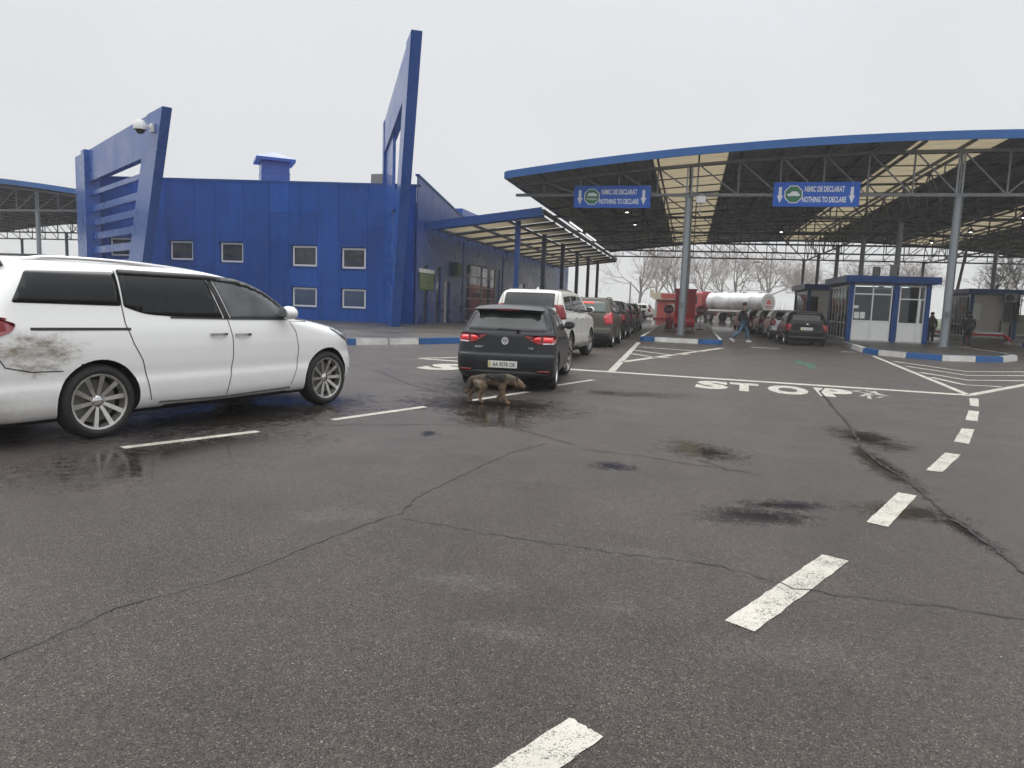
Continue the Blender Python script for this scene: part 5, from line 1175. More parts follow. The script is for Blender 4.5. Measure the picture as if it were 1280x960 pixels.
# ---- the white off-roader
prado_rows = [
    (.30, .14, 4.62, .80, .30, 3.4, .5, 3.0), (.38, .03, 4.74, .90, .30, 3.6, .6, 3.0), (.50, .00, 4.82, .935, .28, 3.8, .7, 2.9), (.66, .01, 4.84, .942, .28, 4.0, .75, 2.8), (.72, .05, 4.84, .935, .28, 4.0, .8, 2.8),
    (.95, .06, 4.82, .94, .28, 4.2, .85, 2.7), (1.08, .07, 4.70, .938, .28, 4.2, .9, 2.7), (1.16, .08, 4.35, .930, .28, 4.2, .9, 2.8), (1.20, .085, 3.85, .920, .28, 4.2, .7, 3.2), (1.26, .09, 3.68, .905, .28, 4.4, .5, 3.6),
    (1.42, .13, 3.46, .865, .28, 4.4, .45, 3.8), (1.60, .19, 3.18, .815, .28, 4.2, .42, 3.8), (1.72, .24, 2.92, .775, .3, 3.8, .42, 3.4), (1.79, .29, 2.68, .72, .34, 3.2, .45, 3.0), (1.825, .42, 2.45, .60, .4, 2.8, .45, 2.6), (1.84, .7, 2.1, .35, .3, 2.4, .3, 2.4)]
pp = [
    ('rear_window', 'car_glass_grey', 'B', [(-.66, 1.36), (-.64, 1.74), (.64, 1.74), (.66, 1.36)], {'r': .05}),
    ('tail_lamp', 'lamp_red', 'BB', [(.92, 1.10), (.92, 1.22), (.84, 1.46), (.72, 1.46), (.72, 1.10)], {'r': .02, 'off': .012}), ('tail_lamp', 'lamp_red', 'S', [(.09, 1.10), (.16, 1.46), (.25, 1.46), (.34, 1.12)], {'r': .02, 'off': .012}),
    ('tailgate_seam', 'door_seam', 'B', [(-.72, 1.78), (-.72, .74), (.72, .74), (.72, 1.78)], {'line': .010}),
    ('rear_quarter_window', 'car_glass', 'S', [(.42, 1.34), (.48, 1.66), (1.28, 1.70), (1.28, 1.30)], {'r': .04}),
    ('rear_door_window', 'car_glass', 'S', [(1.36, 1.29), (1.36, 1.70), (2.12, 1.70), (2.12, 1.27)], {'r': .03}),
    ('front_window', 'car_glass_grey', 'S', [(2.20, 1.27), (2.20, 1.70), (2.62, 1.66, .1), (3.20, 1.27)], {'r': .03}),
    ('window_trim', 'chrome', 'S', [(.42, 1.30), (1.3, 1.275), (3.22, 1.245)], {'line': .016, 'off': .006}),
    ('door_seam', 'door_seam', 'S', [(2.16, 1.74), (2.16, .55)], {'line': .011}), ('door_seam', 'door_seam', 'S', [(1.32, 1.74), (1.32, 1.2), (1.62, .8), (1.66, .5)], {'line': .011}), ('door_seam', 'door_seam', 'S', [(3.35, 1.2), (3.32, .55)], {'line': .011}),
    ('side_step', 'ac_grey', 'S', [(1.7, .42), (3.3, .42)], {'line': .07, 'off': .10}),
    ('bumper_seam', 'door_seam', 'B', [(-.85, .72), (.85, .72)], {'line': .012}), ('rear_reflector', 'lamp_red', 'BB', [(.6, .52), (.85, .52), (.85, .56), (.6, .56)], {'r': .006}),
    ('windscreen', 'car_glass', 'F', [(-.76, 1.28), (-.66, 1.74), (.66, 1.74), (.76, 1.28)], {'r': .05}), ('headlamp', 'lamp_clear', 'FF', [(.5, .85), (.88, .88), (.88, 1.02), (.55, 1.0)], {'r': .02}), ('grille', 'chrome', 'F', [(-.42, .78), (-.42, 1.03), (.42, 1.03), (.42, .78)], {'r': .02}),
]
prado, ps = make_car(dict(name='off_roader', label='tall white off-roader queuing directly in front of the grey hatchback', cat='car', group='cars queuing in the left lane', rows=prado_rows, L=4.84, paint='suv_white', axles=(1.09, 3.88), arch=.445, wr=.385, hw=.93, tw=.265, rim=.235,
                     spokes=6, steer=R(-5), mirror=(3.12, 1.28), handles=[(2.38, 1.10), (1.55, 1.12)], rails=(.55, 2.45, 1.80, .64, .05, .02), railmat='alloy', panels=pp, plate=(0, .9, .5, .11, 'AA 0170')))
t_len[prado.name] = 4.84; place(prado, -3.93, 17.35, 87.2)
g = G(); g.add([(.9 - 2.42, -.02, 1.835), (1.15 - 2.42, -.02, 1.835), (1.0 - 2.42, 0, 1.92), (.9 - 2.42, .02, 1.835), (1.15 - 2.42, .02, 1.835)], [(0, 1, 2), (3, 2, 4), (0, 2, 3), (1, 4, 2)]); g.build('antenna', 'suv_white', prado)

# ---- khaki estate-like SUV and the shared shapes of the rest
suv_rows = [
    (.24, .12, 4.45, .82, .30, 3.2, .5, 2.8), (.32, .02, 4.55, .90, .30, 3.4, .6, 2.8), (.46, .00, 4.62, .92, .30, 3.4, .7, 2.7), (.60, .02, 4.64, .925, .30, 3.4, .8, 2.6), (.68, .06, 4.62, .92, .30, 3.4, .85, 2.6), (.86, .07, 4.50, .92, .32, 3.2, .95, 2.5),
    (.98, .09, 4.2, .912, .34, 3.2, 1.0, 2.5), (1.06, .11, 3.65, .90, .34, 3.2, .8, 2.8), (1.12, .13, 3.42, .885, .34, 3.2, .6, 3.0), (1.30, .22, 3.12, .84, .36, 3.2, .5, 3.2), (1.46, .31, 2.80, .785, .36, 3.2, .5, 3.2),
    (1.58, .38, 2.5, .72, .38, 3.0, .5, 3.0), (1.635, .46, 2.25, .62, .42, 2.6, .5, 2.6), (1.655, .7, 1.95, .4, .4, 2.4, .4, 2.4)]
def suv_panels(glass='car_glass', lampmat='lamp_red_dim', low=True, grey='car_glass'):
    lamp = [(.90, .80), (.90, 1.04), (.85, 1.18), (.77, 1.14), (.76, .82)] if low else [(.88, .92), (.88, 1.08), (.5, 1.06), (.52, .94)]
    return [('rear_window', glass, 'B', [(-.70, 1.15), (-.60, 1.52), (.60, 1.52), (.70, 1.15)], {'r': .09}),
            ('tail_lamp', lampmat, 'BB', lamp, {'r': .03, 'off': .012}), ('tail_lamp', lampmat, 'S', [(.10, .78), (.12, 1.0), (.2, 1.14), (.30, 1.06), (.30, .82)], {'r': .03, 'off': .012}),
            ('tailgate_seam', 'door_seam', 'B', [(-.68, 1.1), (-.66, .66), (.66, .66), (.68, 1.1)], {'line': .012}),
            ('lower_bumper', 'black_plastic', 'B', [(-.84, .27), (-.84, .52), (.84, .52), (.84, .27)], {'r': .03}),
            ('quarter_window', grey, 'S', [(.48, 1.2), (.56, 1.48), (1.02, 1.52), (1.02, 1.16)], {'r': .04}), ('rear_door_window', grey, 'S', [(1.08, 1.15), (1.08, 1.52), (1.86, 1.53), (1.86, 1.12)], {'r': .03}),
            ('front_window', grey, 'S', [(1.93, 1.12), (1.93, 1.53), (2.35, 1.48, .1), (3.02, 1.12)], {'r': .03}), ('door_seam', 'door_seam', 'S', [(1.895, 1.57), (1.895, .4)], {'line': .011}), ('door_seam', 'door_seam', 'S', [(1.05, 1.56), (1.05, 1.0), (1.35, .7), (1.38, .4)], {'line': .011}),
            ('windscreen', 'car_glass', 'F', [(-.74, 1.14), (-.6, 1.54), (.6, 1.54), (.74, 1.14)], {'r': .05})]
def suv(label, pnt, group, x, y, head, scale=(1, 1, 1), **k):
    pl = suv_panels(k.get('glass', 'car_glass'), k.get('lamp', 'lamp_red_dim'), k.get('low', True))
    o, sh = make_car(dict(name='queuing_car', label=label, cat='car', group=group, rows=suv_rows, L=4.64, paint=pnt, axles=(.95, 3.65), arch=.385, wr=.345, hw=.915, tw=.225, rim=.23, spokes=5, mirror=(2.95, 1.10), sub=3,
                      rails=(.5, 2.4, 1.60, .62, .07, .0) if k.get('rails') else None, railmat='black_plastic', panels=pl, plate=k.get('plate'), mirmat=k.get('mir', pnt)))
    t_len[o.name] = 4.64 * scale[0]; place(o, x, y, head); o.scale = scale; return o, sh
LG, RG = 'cars queuing in the left lane', 'cars queuing in the right lane'
kh, khs = suv('khaki brown SUV with greenish rear window and lit red brake strip', 'khaki', LG, -3.5, 24.85, 90, (1, 1, 1.06), glass='car_glass_green', lamp='lamp_red_dim', rails=True, plate=(.15, .80, .45, .11, 'A 770'))
g = G(); sf = Surf(lambda y, z: (khs.rear(y, z) - 2.32, y, z), -1); patch(g, rnd([(-.22, 1.455), (-.22, 1.50), (.18, 1.50), (.18, 1.455)], .01), sf, .012); g.build('brake_light', 'tail_led', kh)
suv('black SUV directly ahead of the khaki one, its right flank showing', 'car_black', LG, -3.62, 31.6, 90, (.98, .98, 1.03), low=True, lamp='lamp_red')[0]['label'] = 'black SUV directly ahead of the khaki one, its right flank showing'
suv('', 'car_dark', LG, -3.75, 37.3, 90, (.93, .97, .97), low=False, lamp='lamp_red')[0]['label'] = 'dark blue grey car, second ahead of the khaki SUV'
suv('', 'car_grey', LG, -3.85, 43.2, 90, (1.0, 1.0, 1.0), rails=True, lamp='lamp_red')[0]['label'] = 'grey SUV at the head of the left queue, its mirror against the pale road'

# ---- right lane: black hatchback in front of the booths, lighter cars ahead
bh_rows = [tuple([r[0] * 1.07] + list(r[1:])) for r in golf_rows]
bp = [('rear_window', 'car_glass', 'B', [(-.745, 1.08), (-.63, 1.42), (.63, 1.42), (.745, 1.08)], {'r': .06}),
      ('tail_lamp', 'lamp_red', 'BB', [(.885, .66), (.885, .93), (.72, .97), (.66, .82), (.72, .66)], {'r': .06, 'off': .012}), ('tail_lamp', 'lamp_red', 'S', [(.12, .68), (.12, .95), (.34, .9), (.36, .72)], {'r': .05, 'off': .012}),
      ('tailgate_seam', 'door_seam', 'B', [(-.66, 1.0), (-.62, .62), (.62, .62), (.66, 1.0)], {'line': .012}), ('lower_valance', 'black_plastic', 'B', [(-.8, .22), (-.8, .42), (.8, .42), (.8, .22)], {'r': .02}),
      ('badge', 'chrome', 'B', [(-.05, .93), (-.05, .99), (.05, .99), (.05, .93)], {'r': .03, 'off': .01}),
      ('front_window', 'car_glass', 'S', [(1.60, 1.07), (1.60, 1.40), (1.95, 1.40), (2.35, 1.29, .1), (2.82, 1.07)], {'r': .03}), ('rear_door_window', 'car_glass', 'S', [(.80, 1.1), (.88, 1.38), (1.53, 1.41), (1.53, 1.07)], {'r': .03}),
      ('door_seam', 'door_seam', 'S', [(1.565, 1.45), (1.57, .26)], {'line': .010}), ('windscreen', 'car_glass', 'F', [(-.74, 1.1), (-.58, 1.42), (.58, 1.42), (.74, 1.1)], {'r': .05})]
o, _ = make_car(dict(name='hatchback', label='black hatchback with round red lamps and a pale plate, rear one of the right lane', cat='car', group=RG, rows=bh_rows, L=4.255, paint='car_black', axles=(.72, 3.35), arch=.345, wr=.315, hw=.90, tw=.2, rim=.22, spokes=5, mirror=(2.72, 1.07), mirmat='car_black',
                panels=bp, plate=(.02, .76, .52, .12, 'A 6713')))
t_len[o.name] = 4.255; place(o, 5.15, 33.95, 90)
suv('silver grey car right ahead of the black hatchback', 'car_silver', RG, 5.05, 39.7, 90, (.95, .95, .95), lamp='lamp_red')
suv('dark grey car, second ahead of the black hatchback', 'car_grey', RG, 5.0, 45.6, 91, (.93, .95, .93), low=False, lamp='lamp_red')
suv('wine coloured car, third ahead of the black hatchback', 'car_wine', RG, 4.85, 51.4, 92, (.93, .95, .93), lamp='lamp_red')
suv('pale silver car at the head of the right lane', 'car_silver', RG, 4.6, 57.2, 93, (.93, .95, .93), lamp='lamp_red')
o, _ = suv('pale delivery car crossing far beyond the left queue', 'suv_white', None, -4.3, 87, 172, (1.1, 1.1, 1.1), lamp='lamp_red'); o['group'] = 'far traffic' if False else LG; del o['group']

# ================================================================ fire point on the middle island, STOP signs
t = empty('fire_cabinet', (-.27, 44.0, .17), 0, 'tall dark red fire cabinet with a lid and a round sand drum at its foot', 'fire cabinet')
g = G(); g.box(-.60, -.15, .75, .60, .35, 2.33); g.build('cabinet', 'red_paint', t, bevel=.01); g = G(); g.box(-.66, -.2, 2.33, .66, .4, 2.46); g.build('lid', 'red_paint', t, bevel=.01)
g = G(); g.box(-.585, -.16, .80, -.01, -.152, 2.28); g.box(.01, -.16, .80, .585, -.152, 2.28); g.build('door', 'red_paint', t)
g = G(); g.lathe([(-.60, .01), (-.60, .30), (-.57, .34), (.57, .34), (.60, .30), (.60, .01)], 28, axis='X', M=Matrix.Translation((0, -.2, .52))); g.build('drum', 'red_bright', t, smooth=True)
for x in (-.5, .5):
    for y in (-.45, .25): g = G(); g.box(x - .03, y - .03, 0, x + .03, y + .03, .75); g.build('leg', 'red_paint', t)
t = empty('fire_extinguisher', (-1.12, 43.1, .17), 0, 'large dark red extinguisher on a frame, left of the red cabinet', 'extinguisher')
g = G(); g.lathe([(.05, .01), (.05, .15), (.08, .17), (.60, .17), (.70, .12), (.74, .05), (.78, .05)], 20, axis='Z'); g.build('cylinder', 'extinguisher_red', t, smooth=True)
g = G(); g.bar((-.18, 0, .1), (-.18, 0, .85), .03); g.bar((.18, 0, .1), (.18, 0, .85), .03); g.bar((-.18, 0, .85), (.18, 0, .85), .03); g.bar((0, 0, .78), (.1, -.08, .82), .04); g.build('frame', 'black_plastic', t)
for x in (-.21, .21): g = G(); g.lathe([(-.02, .09), (.02, .09), (.02, .01)], 16, axis='X', M=Matrix.Translation((x, .05, .09))); g.build('wheel', 'rubber', t)
def stop_sign(x, y, label):
    t = empty('stop_sign', (x, y, .17), 0, label, 'sign', 'small octagonal STOP signs on the middle island'); z = 1.20
    g = G(); g.tube((0, .03, 0), (0, .03, 1.2), .03, n=10); g.build('pole', 'column_grey', t); g = G(); g.lathe([(0, .22), (.06, .2), (.06, .01)], 16, axis='Z'); g.build('foot', 'door_seam', t)
    oc = lambda r, yy: [(r * math.cos(R(22.5 + 45 * k)), yy, z + r * math.sin(R(22.5 + 45 * k))) for k in range(8)]
    g = G(); a = oc(.33, -.012) + oc(.33, .012); g.add(a, [tuple(range(8)), tuple(range(15, 7, -1))] + [(i, (i + 1) % 8, 8 + (i + 1) % 8, 8 + i) for i in range(8)]); pl = g.build('plate', 'sign_red', t)
    g = G(); a = oc(.31, -.015) + oc(.285, -.015); g.add(a, [(i, (i + 1) % 8, 8 + (i + 1) % 8, 8 + i) for i in range(8)]); g.build('border', 'sign_pale', pl)
    vs, fs = text_fit('STOP', .44, .20, .02); g = G(); g.add(vs, fs, 0, frame((0, -.016, z), (1, 0, 0), (0, 0, 1))); g.build('lettering', 'sign_pale', pl)
pm('sign_red', (.16, .012, .02), .4); pm('sign_pale', (.45, .36, .36), .5)
stop_sign(-1.27, 46, 'red STOP sign on the left side of the red fire cabinet'); stop_sign(.69, 46, 'red STOP sign on the right side of the red fire cabinet')

# ================================================================ far things: kiosk, tanker, poles, barriers
t = empty('kiosk', (-1.95, 88, -.15), 0, 'small red kiosk with a pale and red fascia beyond the middle island', 'kiosk')
g = G(); g.box(-1.7, 0, 0, 1.9, 2, 2.1); g.build('wall', 'kiosk_red', t); g = G(); g.box(-2.0, -.25, 2.1, 2.1, 2.2, 2.75); g.build('fascia', 'cream', t)
g = G(); g.box(-1.2, -.265, 2.2, .5, -.25, 2.66); g.box(1.0, -.265, 2.2, 1.9, -.25, 2.66); g.build('fascia_panel', 'kiosk_red', t); g = G(); g.box(-2.3, -.22, 2.25, -1.9, -.1, 3.0); g.build('corner_panel', 'cream', t)
g = G(); g.box(-1.72, -.02, 0, -1.55, .02, 2.1); g.build('corner_strip', 'notice', t); g = G(); g.box(-.5, -.015, 1.0, .3, -.002, 1.7); g.box(.6, -.015, .5, .9, -.002, 1.0); g.build('poster', 'cream', t); g = G(); g.box(-1.85, -.1, 0, 1.95, -.02, .3); g.build('plinth', 'red_paint', t); t.scale = (1.22, 1.22, 1.22)
Pr, Pf = Vector((7.35, 73.2, 0)), Vector((.5, 80.5, 0)); dd = (Pf - Pr); TL = dd.length; ta = math.atan2(dd.y, dd.x)
t = empty('tanker_truck', tuple(Pr), ta, 'silver tanker truck with a red cab and round white rear end', 'truck')
g = G(); g.lathe([(0.0, .01), (0, .92), (.06, 1.0), (TL - 2.6, 1.0), (TL - 2.55, .9), (TL - 2.5, .01)], 32, axis='X', M=Matrix.Translation((0, 0, 2.1)) @ Matrix.Diagonal((1, 1, .97, 1)), mats=[1, 1, 0, 0, 0]); tk = g.build('tank', ['tank_steel', 'tank_white'], t, smooth=True)
g = G(); g.lathe([(-.004, .62), (-.004, .50)], 28, axis='X', M=Matrix.Translation((0, 0, 2.1))); g.build('ring_mark', 'sign_pale', tk)
vs, fs = text_fit('AZS', .62, .26, .02); g = G(); 
g = G(); g.prism([(-.36, -.05), (-.18, .28), (.18, .28), (.36, -.05), (.2, -.18), (-.2, -.18)], (-.01, 0, 2.12), (0, -1, 0), (0, 0, 1), .004); g.box(-.012, -.45, 1.68, -.006, .45, 1.80); g.build('emblem', 'kiosk_red', tk)
for k in range(4): g = G(); xk = 1 + k * (TL - 4) / 3; g.lathe([(3.05, .3), (3.2, .3), (3.25, .2), (3.25, .01)], 16, axis='Z', M=Matrix.Translation((xk, 0, 0))); g.build('hatch', 'tank_steel', t)
g = G(); g.bar((.3, .3, 3.3), (TL - 3, .3, 3.3), .04); g.bar((.3, -.3, 3.3), (TL - 3, -.3, 3.3), .04); g.build('walkway_rail', 'ac_grey', t)
g = G(); g.box(.1, -1.1, .95, TL - .2, 1.1, 1.12); g.build('chassis', 'truck_dark', t); g = G(); g.box(0, -1.05, 1.12, TL - 3, -1.0, 1.3); g.box(0, 1.0, 1.12, TL - 3, 1.05, 1.3); g.build('side_strip', 'notice', t)
g = G(); g.add([(TL - 2.2, -1.2, .6), (TL, -1.2, .6), (TL, 1.2, .6), (TL - 2.2, 1.2, .6), (TL - 2.2, -1.2, 2.9), (TL - .15, -1.2, 2.0), (TL - .15, 1.2, 2.0), (TL - 2.2, 1.2, 2.9), (TL - .5, -1.15, 2.95), (TL - .5, 1.15, 2.95), (TL - 2.2, -1.0, 3.15), (TL - 2.2, 1.0, 3.15)],
      [(0, 1, 5, 8, 4), (3, 7, 9, 6, 2), (1, 2, 6, 5), (5, 6, 9, 8), (8, 9, 11, 10), (4, 8, 10), (7, 11, 9), (0, 4, 10, 11, 7, 3), (0, 3, 2, 1)]); cb = g.build('cab', 'truck_red', t, bevel=.03)
for sg in (-1, 1): g = G(); g.box(TL - 1.5, sg * 1.205 - .005, 1.8, TL - .5, sg * 1.205 + .005, 2.6); g.build('side_window', 'car_glass', cb)
g = G(); g.box(TL - .35, -1.0, 2.05, TL - .12, 1.0, 2.7); g.build('windscreen', 'car_glass', cb); g = G(); g.box(TL - .1, -1.15, .4, TL + .06, 1.15, .8); g.build('bumper', 'notice', cb)
for x in (.9, 2.1, 3.3, TL - 3.2, TL - 1.0):
    for sg in (-1, 1):
        w_ = bpy.data.objects.new('wheel', None); COL.objects.link(w_); w_.parent = t; w_.location = (x, sg * .98, .5)
        g = G(); g.lathe([(-.15, .28), (-.15, .46), (-.11, .5), (.11, .5), (.15, .46), (.15, .28)], 24); g.build('tyre', 'rubber', w_, smooth=True); g = G(); g.lathe([(sg * .10, .28), (sg * .06, .2), (sg * .1, .1), (sg * .1, .01)], 20); g.build('rim', 'ac_grey', w_, smooth=True)
g = G(); g.box(2.2, -1.15, .5, 4.4, -1.1, .9); g.build('side_guard', 'ac_grey', t)
g = G(); g.box(4.8, -1.1, .5, 6.2, -.6, .95); g.build('tool_box', 'notice', t); t.scale = (1.2, 1.2, 1.2); t.location = (8.9, 88, -.1)
t = empty('utility_pole', (-7.3, 90, 0), 0, 'thin pale pole standing alone beyond the left car queue', 'pole'); g = G(); g.tube((0, 0, 0), (0, 0, 4.4), .12, .1, 10); g.build('shaft', 'concrete', t); g = G(); g.tube((0, 0, 4.4), (0, 0, 4.55), .13, .02, 10); g.build('cap', 'concrete', t)
t = empty('street_lamp', (10.1, 101, 0), 0, 'street lamp with a short arm between the tanker and the trees', 'street lamp'); g = G(); g.tube((0, 0, 0), (.1, 0, 8.5), .13, .07, 10); g.bar((.1, 0, 6.3), (-1.3, 0, 6.9), .08); g.build('post', 'concrete', t); g = G(); g.box(-1.9, -.15, 6.8, -1.25, .15, 6.98); g.build('lamp_head', 'ac_grey', t); t.scale = (1.15, 1.15, 1.15)
t = empty('utility_pole', (23.7, 75, 0), 0, 'tall leaning wooden pole with a whitewashed foot, right of the grey front column', 'pole')
g = G(); g.tube((0, 0, 0), (.95, 0, 8.4), .17, .11, 12); g.build('shaft', 'bark', t); g = G(); g.tube((-.005, 0, 0), (.155, 0, 1.4), .19, .183, 12); g.build('whitewash', 'lime_wash', t); g = G(); g.bar((.2, 0, 7.4), (1.5, 0, 7.4), .08); g.build('crossarm', 'bark', t)
g = G()
for k in range(3):
    for a, b in (((24.6, 75, 7.4 + .0), (8.9, 88, 8.3)), ((24.6, 75, 7.4), (60, 60, 8.0))):
        n = 12; pr = None
        for i in range(n + 1): q = i / n; p = Vector(a).lerp(Vector(b), q) + Vector((0, 0, -.9 * math.sin(math.pi * q) - k * .35)); 
        pr = None
        for i in range(n + 1):
            q = i / n; p = Vector(a).lerp(Vector(b), q) + Vector((0, 0, -.7 * math.sin(math.pi * q) - k * .3))
            if pr is not None: g.tube(pr, p, .012, n=3, caps=False)
            pr = p
put(g.build('overhead_wires', 'door_seam'), 'thin sagging overhead wires in front of the bare trees', 'wires')
def barrier(x, y, w, label, rz=0):
    t = empty('road_barrier', (x, y, 0), rz, label, 'barrier', 'low red barriers beside the right island'); n = 10
    g = G()
    for k in range(n):
        a, b = k / n, (k + 1) / n; f = lambda q: Vector((w * (q - .5), 0, .08 + .5 * min(1, math.sin(math.pi * min(.999, max(.001, q))) * 1.9)))
        g.tube(f(a), f(b), .09, n=8)
    g.build('tube_frame', 'red_bright', t, smooth=True); g = G(); g.box(-w * .28, -.12, .62, w * .28, .12, .72); g.build('top_board', 'sign_white', t); g = G(); g.lathe([(-.04, .14), (.04, .14), (.04, .01)], 16, axis='Y', M=Matrix.Translation((w * .42, -.1, .14))); g.build('wheel', 'sign_pale', t)
barrier(17.2, 47.5, 2.6, 'low red barrier with a white top board at the foot of the far right booth'); barrier(14.9, 50.5, 2.0, 'low red barrier just right of the grey front column')
g = G(); g.box(0, -.05, 0, 26, .05, 2.0); o = g.build('boundary_wall', 'fence_olive' if 'fence_olive' in MATS else 'panel_beige'); o.location = (31, 82, 0); o.rotation_euler = (0, 0, -.5); put(o, 'dull olive boundary wall at the far right under the bare trees', 'wall')

# ================================================================ people and the dog
def skinned(name, V, E, Rd, mat, parent, sub=1, colorfn=None, mats=None):
    me = bpy.data.meshes.new(name); me.from_pydata([tuple(v) for v in V], E, []); o = bpy.data.objects.new(name, me); COL.objects.link(o)
    md = o.modifiers.new('s', 'SKIN'); md.use_smooth_shade = True; md.branch_smoothing = .6; ly = me.skin_vertices[0].data if me.skin_vertices else None
    if ly is None:
        bm = bmesh.new(); bm.from_mesh(me); bm.verts.layers.skin.verify(); bm.to_mesh(me); bm.free(); ly = me.skin_vertices[0].data
    for i, r in enumerate(Rd): ly[i].radius = (r, r) if not isinstance(r, tuple) else r; ly[i].use_root = (i == 0)
    if sub: o.modifiers.new('u', 'SUBSURF').levels = sub
    dg = bpy.context.evaluated_depsgraph_get(); dg.update(); m2 = bpy.data.meshes.new_from_object(o.evaluated_get(dg)); o.modifiers.clear(); o.data = m2; bpy.data.meshes.remove(me); m2.name = name
    m2.materials.clear()
    for k in (mats or [mat]): m2.materials.append(MATS[k])
    for p in m2.polygons:
        p.material_index = colorfn(p.center) if colorfn else 0
        p.use_smooth = True
    o.parent = parent; return o
def person(label, loc, face, step=.0, coat='cloth_black', trousers='denim', shoes='shoe_white', long_coat=False, h=1.78, hood=False, swing=.0):
    """local frame: +X forward, +Y left"""
    t = empty('person', loc, R(face), label, 'person'); k = h / 1.78
    hip = .93; kn = .50
    legs = {}
    for sg in (1, -1):
        f = step * sg; hx = 0; kx = hx + f * .50 + (.05 if f < 0 else .06); fx = f; fz = .09 if f >= 0 else .15
        legs[sg] = [(hx, sg * .095, hip - .04), (kx, sg * .10, kn + (.0 if f >= 0 else -.02)), (fx - (.05 if f >= 0 else .12), sg * .10, fz), ]
    V = []; E = []; Rd = []
    def ch(pts, rs, root=None):
        ids = [] if root is None else [root]
        for p, r in zip(pts, rs): V.append(Vector(p) * k); Rd.append(r if not isinstance(r, tuple) else r); ids.append(len(V) - 1)
        for a, b in zip(ids, ids[1:]): E.append((a, b))
        return ids
    tr = ch([(0, 0, hip), (.0, 0, 1.10), (.01, 0, 1.28), (.0, 0, 1.42), (.015, 0, 1.50), (.03, 0, 1.56), (.045, 0, 1.66), (.045, 0, 1.73)], [.135, .13, .145, .12, .055, .055, .088, .075])
    for sg in (1, -1): ch([*legs[sg], (legs[sg][2][0] + .14, sg * .11, legs[sg][2][2] - (.05 if step * sg >= 0 else .09))], [.088, .058, .042, .038], tr[0])
    for sg in (1, -1):
        s_ = -swing * sg; sh = (0, sg * .18, 1.41); el = (s_ * .45 - .03, sg * .235, 1.13); wr = (s_ * .9 + .06, sg * .225, .89); a = ch([sh, el, wr, (wr[0] + .01, sg * .222, .82)], [.06, .046, .030, .034], tr[3])
        for q in range(4): ch([(wr[0] + .03 - q * .02, sg * .222, .775), (wr[0] + .035 - q * .018, sg * .212, .735)], [.010, .009], a[-1])
        ch([(wr[0] + .045, sg * .20, .80), (wr[0] + .055, sg * .195, .77)], [.011, .010], a[-1])
    skinned('body', V, E, Rd, 'skin', t)
    # hair, ears, nose, eyes
    hd = Vector((.045, 0, 1.70)) * k; g = G(); g.lathe([(-.06, .092), (0, .103), (.05, .09), (.085, .055), (.10, .005)], 18, axis='Z', M=Matrix.Translation(hd + Vector((-.014, 0, .0)))); g.build('hair' if not hood else 'cap', 'hair_dark' if not hood else 'cloth_black', t, smooth=True)
    g = G(); g.add([hd + Vector(p) for p in ((.085, -.012, -.03), (.085, .012, -.03), (.115, 0, -.035), (.088, 0, .01))], [(0, 1, 2), (0, 2, 3), (1, 3, 2), (0, 3, 1)]); g.build('nose', 'skin', t)
    g = G(); [g.lathe([(-.01, .001), (-.005, .010), (.005, .010), (.01, .001)], 8, axis='X', M=Matrix.Translation(hd + Vector((.084, s_ * .03, 0)))) for s_ in (-1, 1)]; g.build('eyes', 'hair_dark', t)
    for s_ in (-1, 1): g = G(); g.lathe([(-.01, .005), (0, .03), (.01, .005)], 10, axis='Y', M=Matrix.Translation(hd + Vector((0, s_ * .09, -.02)))); g.build('ear', 'skin', t)
    # jacket
    V = []; E = []; Rd = []; bz = .60 if long_coat else .88
    a = ch([(0, 0, 1.10), (.0, 0, hip + .02), (0, 0, bz)], [.165, .17, .175 if not long_coat else .20]); b = ch([(.01, 0, 1.28), (.0, 0, 1.41), (.015, 0, 1.50)], [.175, .14, .085], a[0])
    for sg in (1, -1):
        s_ = -swing * sg; ch([(0, sg * .17, 1.42), (s_ * .45 - .03, sg * .24, 1.13), (s_ * .86 + .052, sg * .23, .91)], [.085, .068, .05], b[2])
    skinned('coat' if long_coat else 'jacket', V, E, Rd, coat, t)
    if hood: g = G(); g.lathe([(-.10, .10), (-.04, .13), (.02, .11), (.05, .08)], 14, axis='Z', M=Matrix.Translation(Vector((-.04, 0, 1.55)) * k)); g.build('hood', coat, t, smooth=True)
    V = []; E = []; Rd = []; r = ch([(0, 0, hip + .02)], [.145])
    for sg in (1, -1): ch([legs[sg][0], legs[sg][1], (legs[sg][2][0], legs[sg][2][1], legs[sg][2][2] + .03)], [.105, .080, .068], r[0])
    skinned('trousers', V, E, Rd, trousers, t)
    for sg in (1, -1):
        p = Vector(legs[sg][2]) * k; rot = Matrix.Rotation(0 if step * sg >= 0 else .55, 4, 'Y'); M = Matrix.Translation(p) @ rot; g = G()
        g.add([(-.08, -.045, -.085), (.20, -.05, -.085), (.20, .05, -.085), (-.08, .045, -.085), (-.075, -.04, -.01), (.05, -.04, .01), (.19, -.04, -.045), (.19, .04, -.045), (.05, .04, .01), (-.075, .04, -.01)], [(0, 3, 2, 1), (0, 1, 6, 5, 4), (3, 9, 8, 7, 2), (1, 2, 7, 6), (6, 7, 8, 5), (5, 8, 9, 4), (0, 4, 9, 3)], 0, M)
        g.build('shoe', shoes, t, bevel=.012)
    return t
person('man in a black jacket and blue jeans walking across the right lane', (2.45, 34.8, 0), 5, step=.33, h=1.86, swing=.25)
person('man standing in a long dark coat beside the far right booth', (13.1, 38.6, .0), 95, coat='cloth_navy', trousers='cloth_navy', shoes='shoe_dark', long_coat=True, hood=True, h=1.84)
person('person in an olive coat half hidden behind the grey front column', (13.0, 43.7, 0), 250, coat='cloth_olive', trousers='cloth_black', shoes='shoe_dark', hood=True, h=1.75)
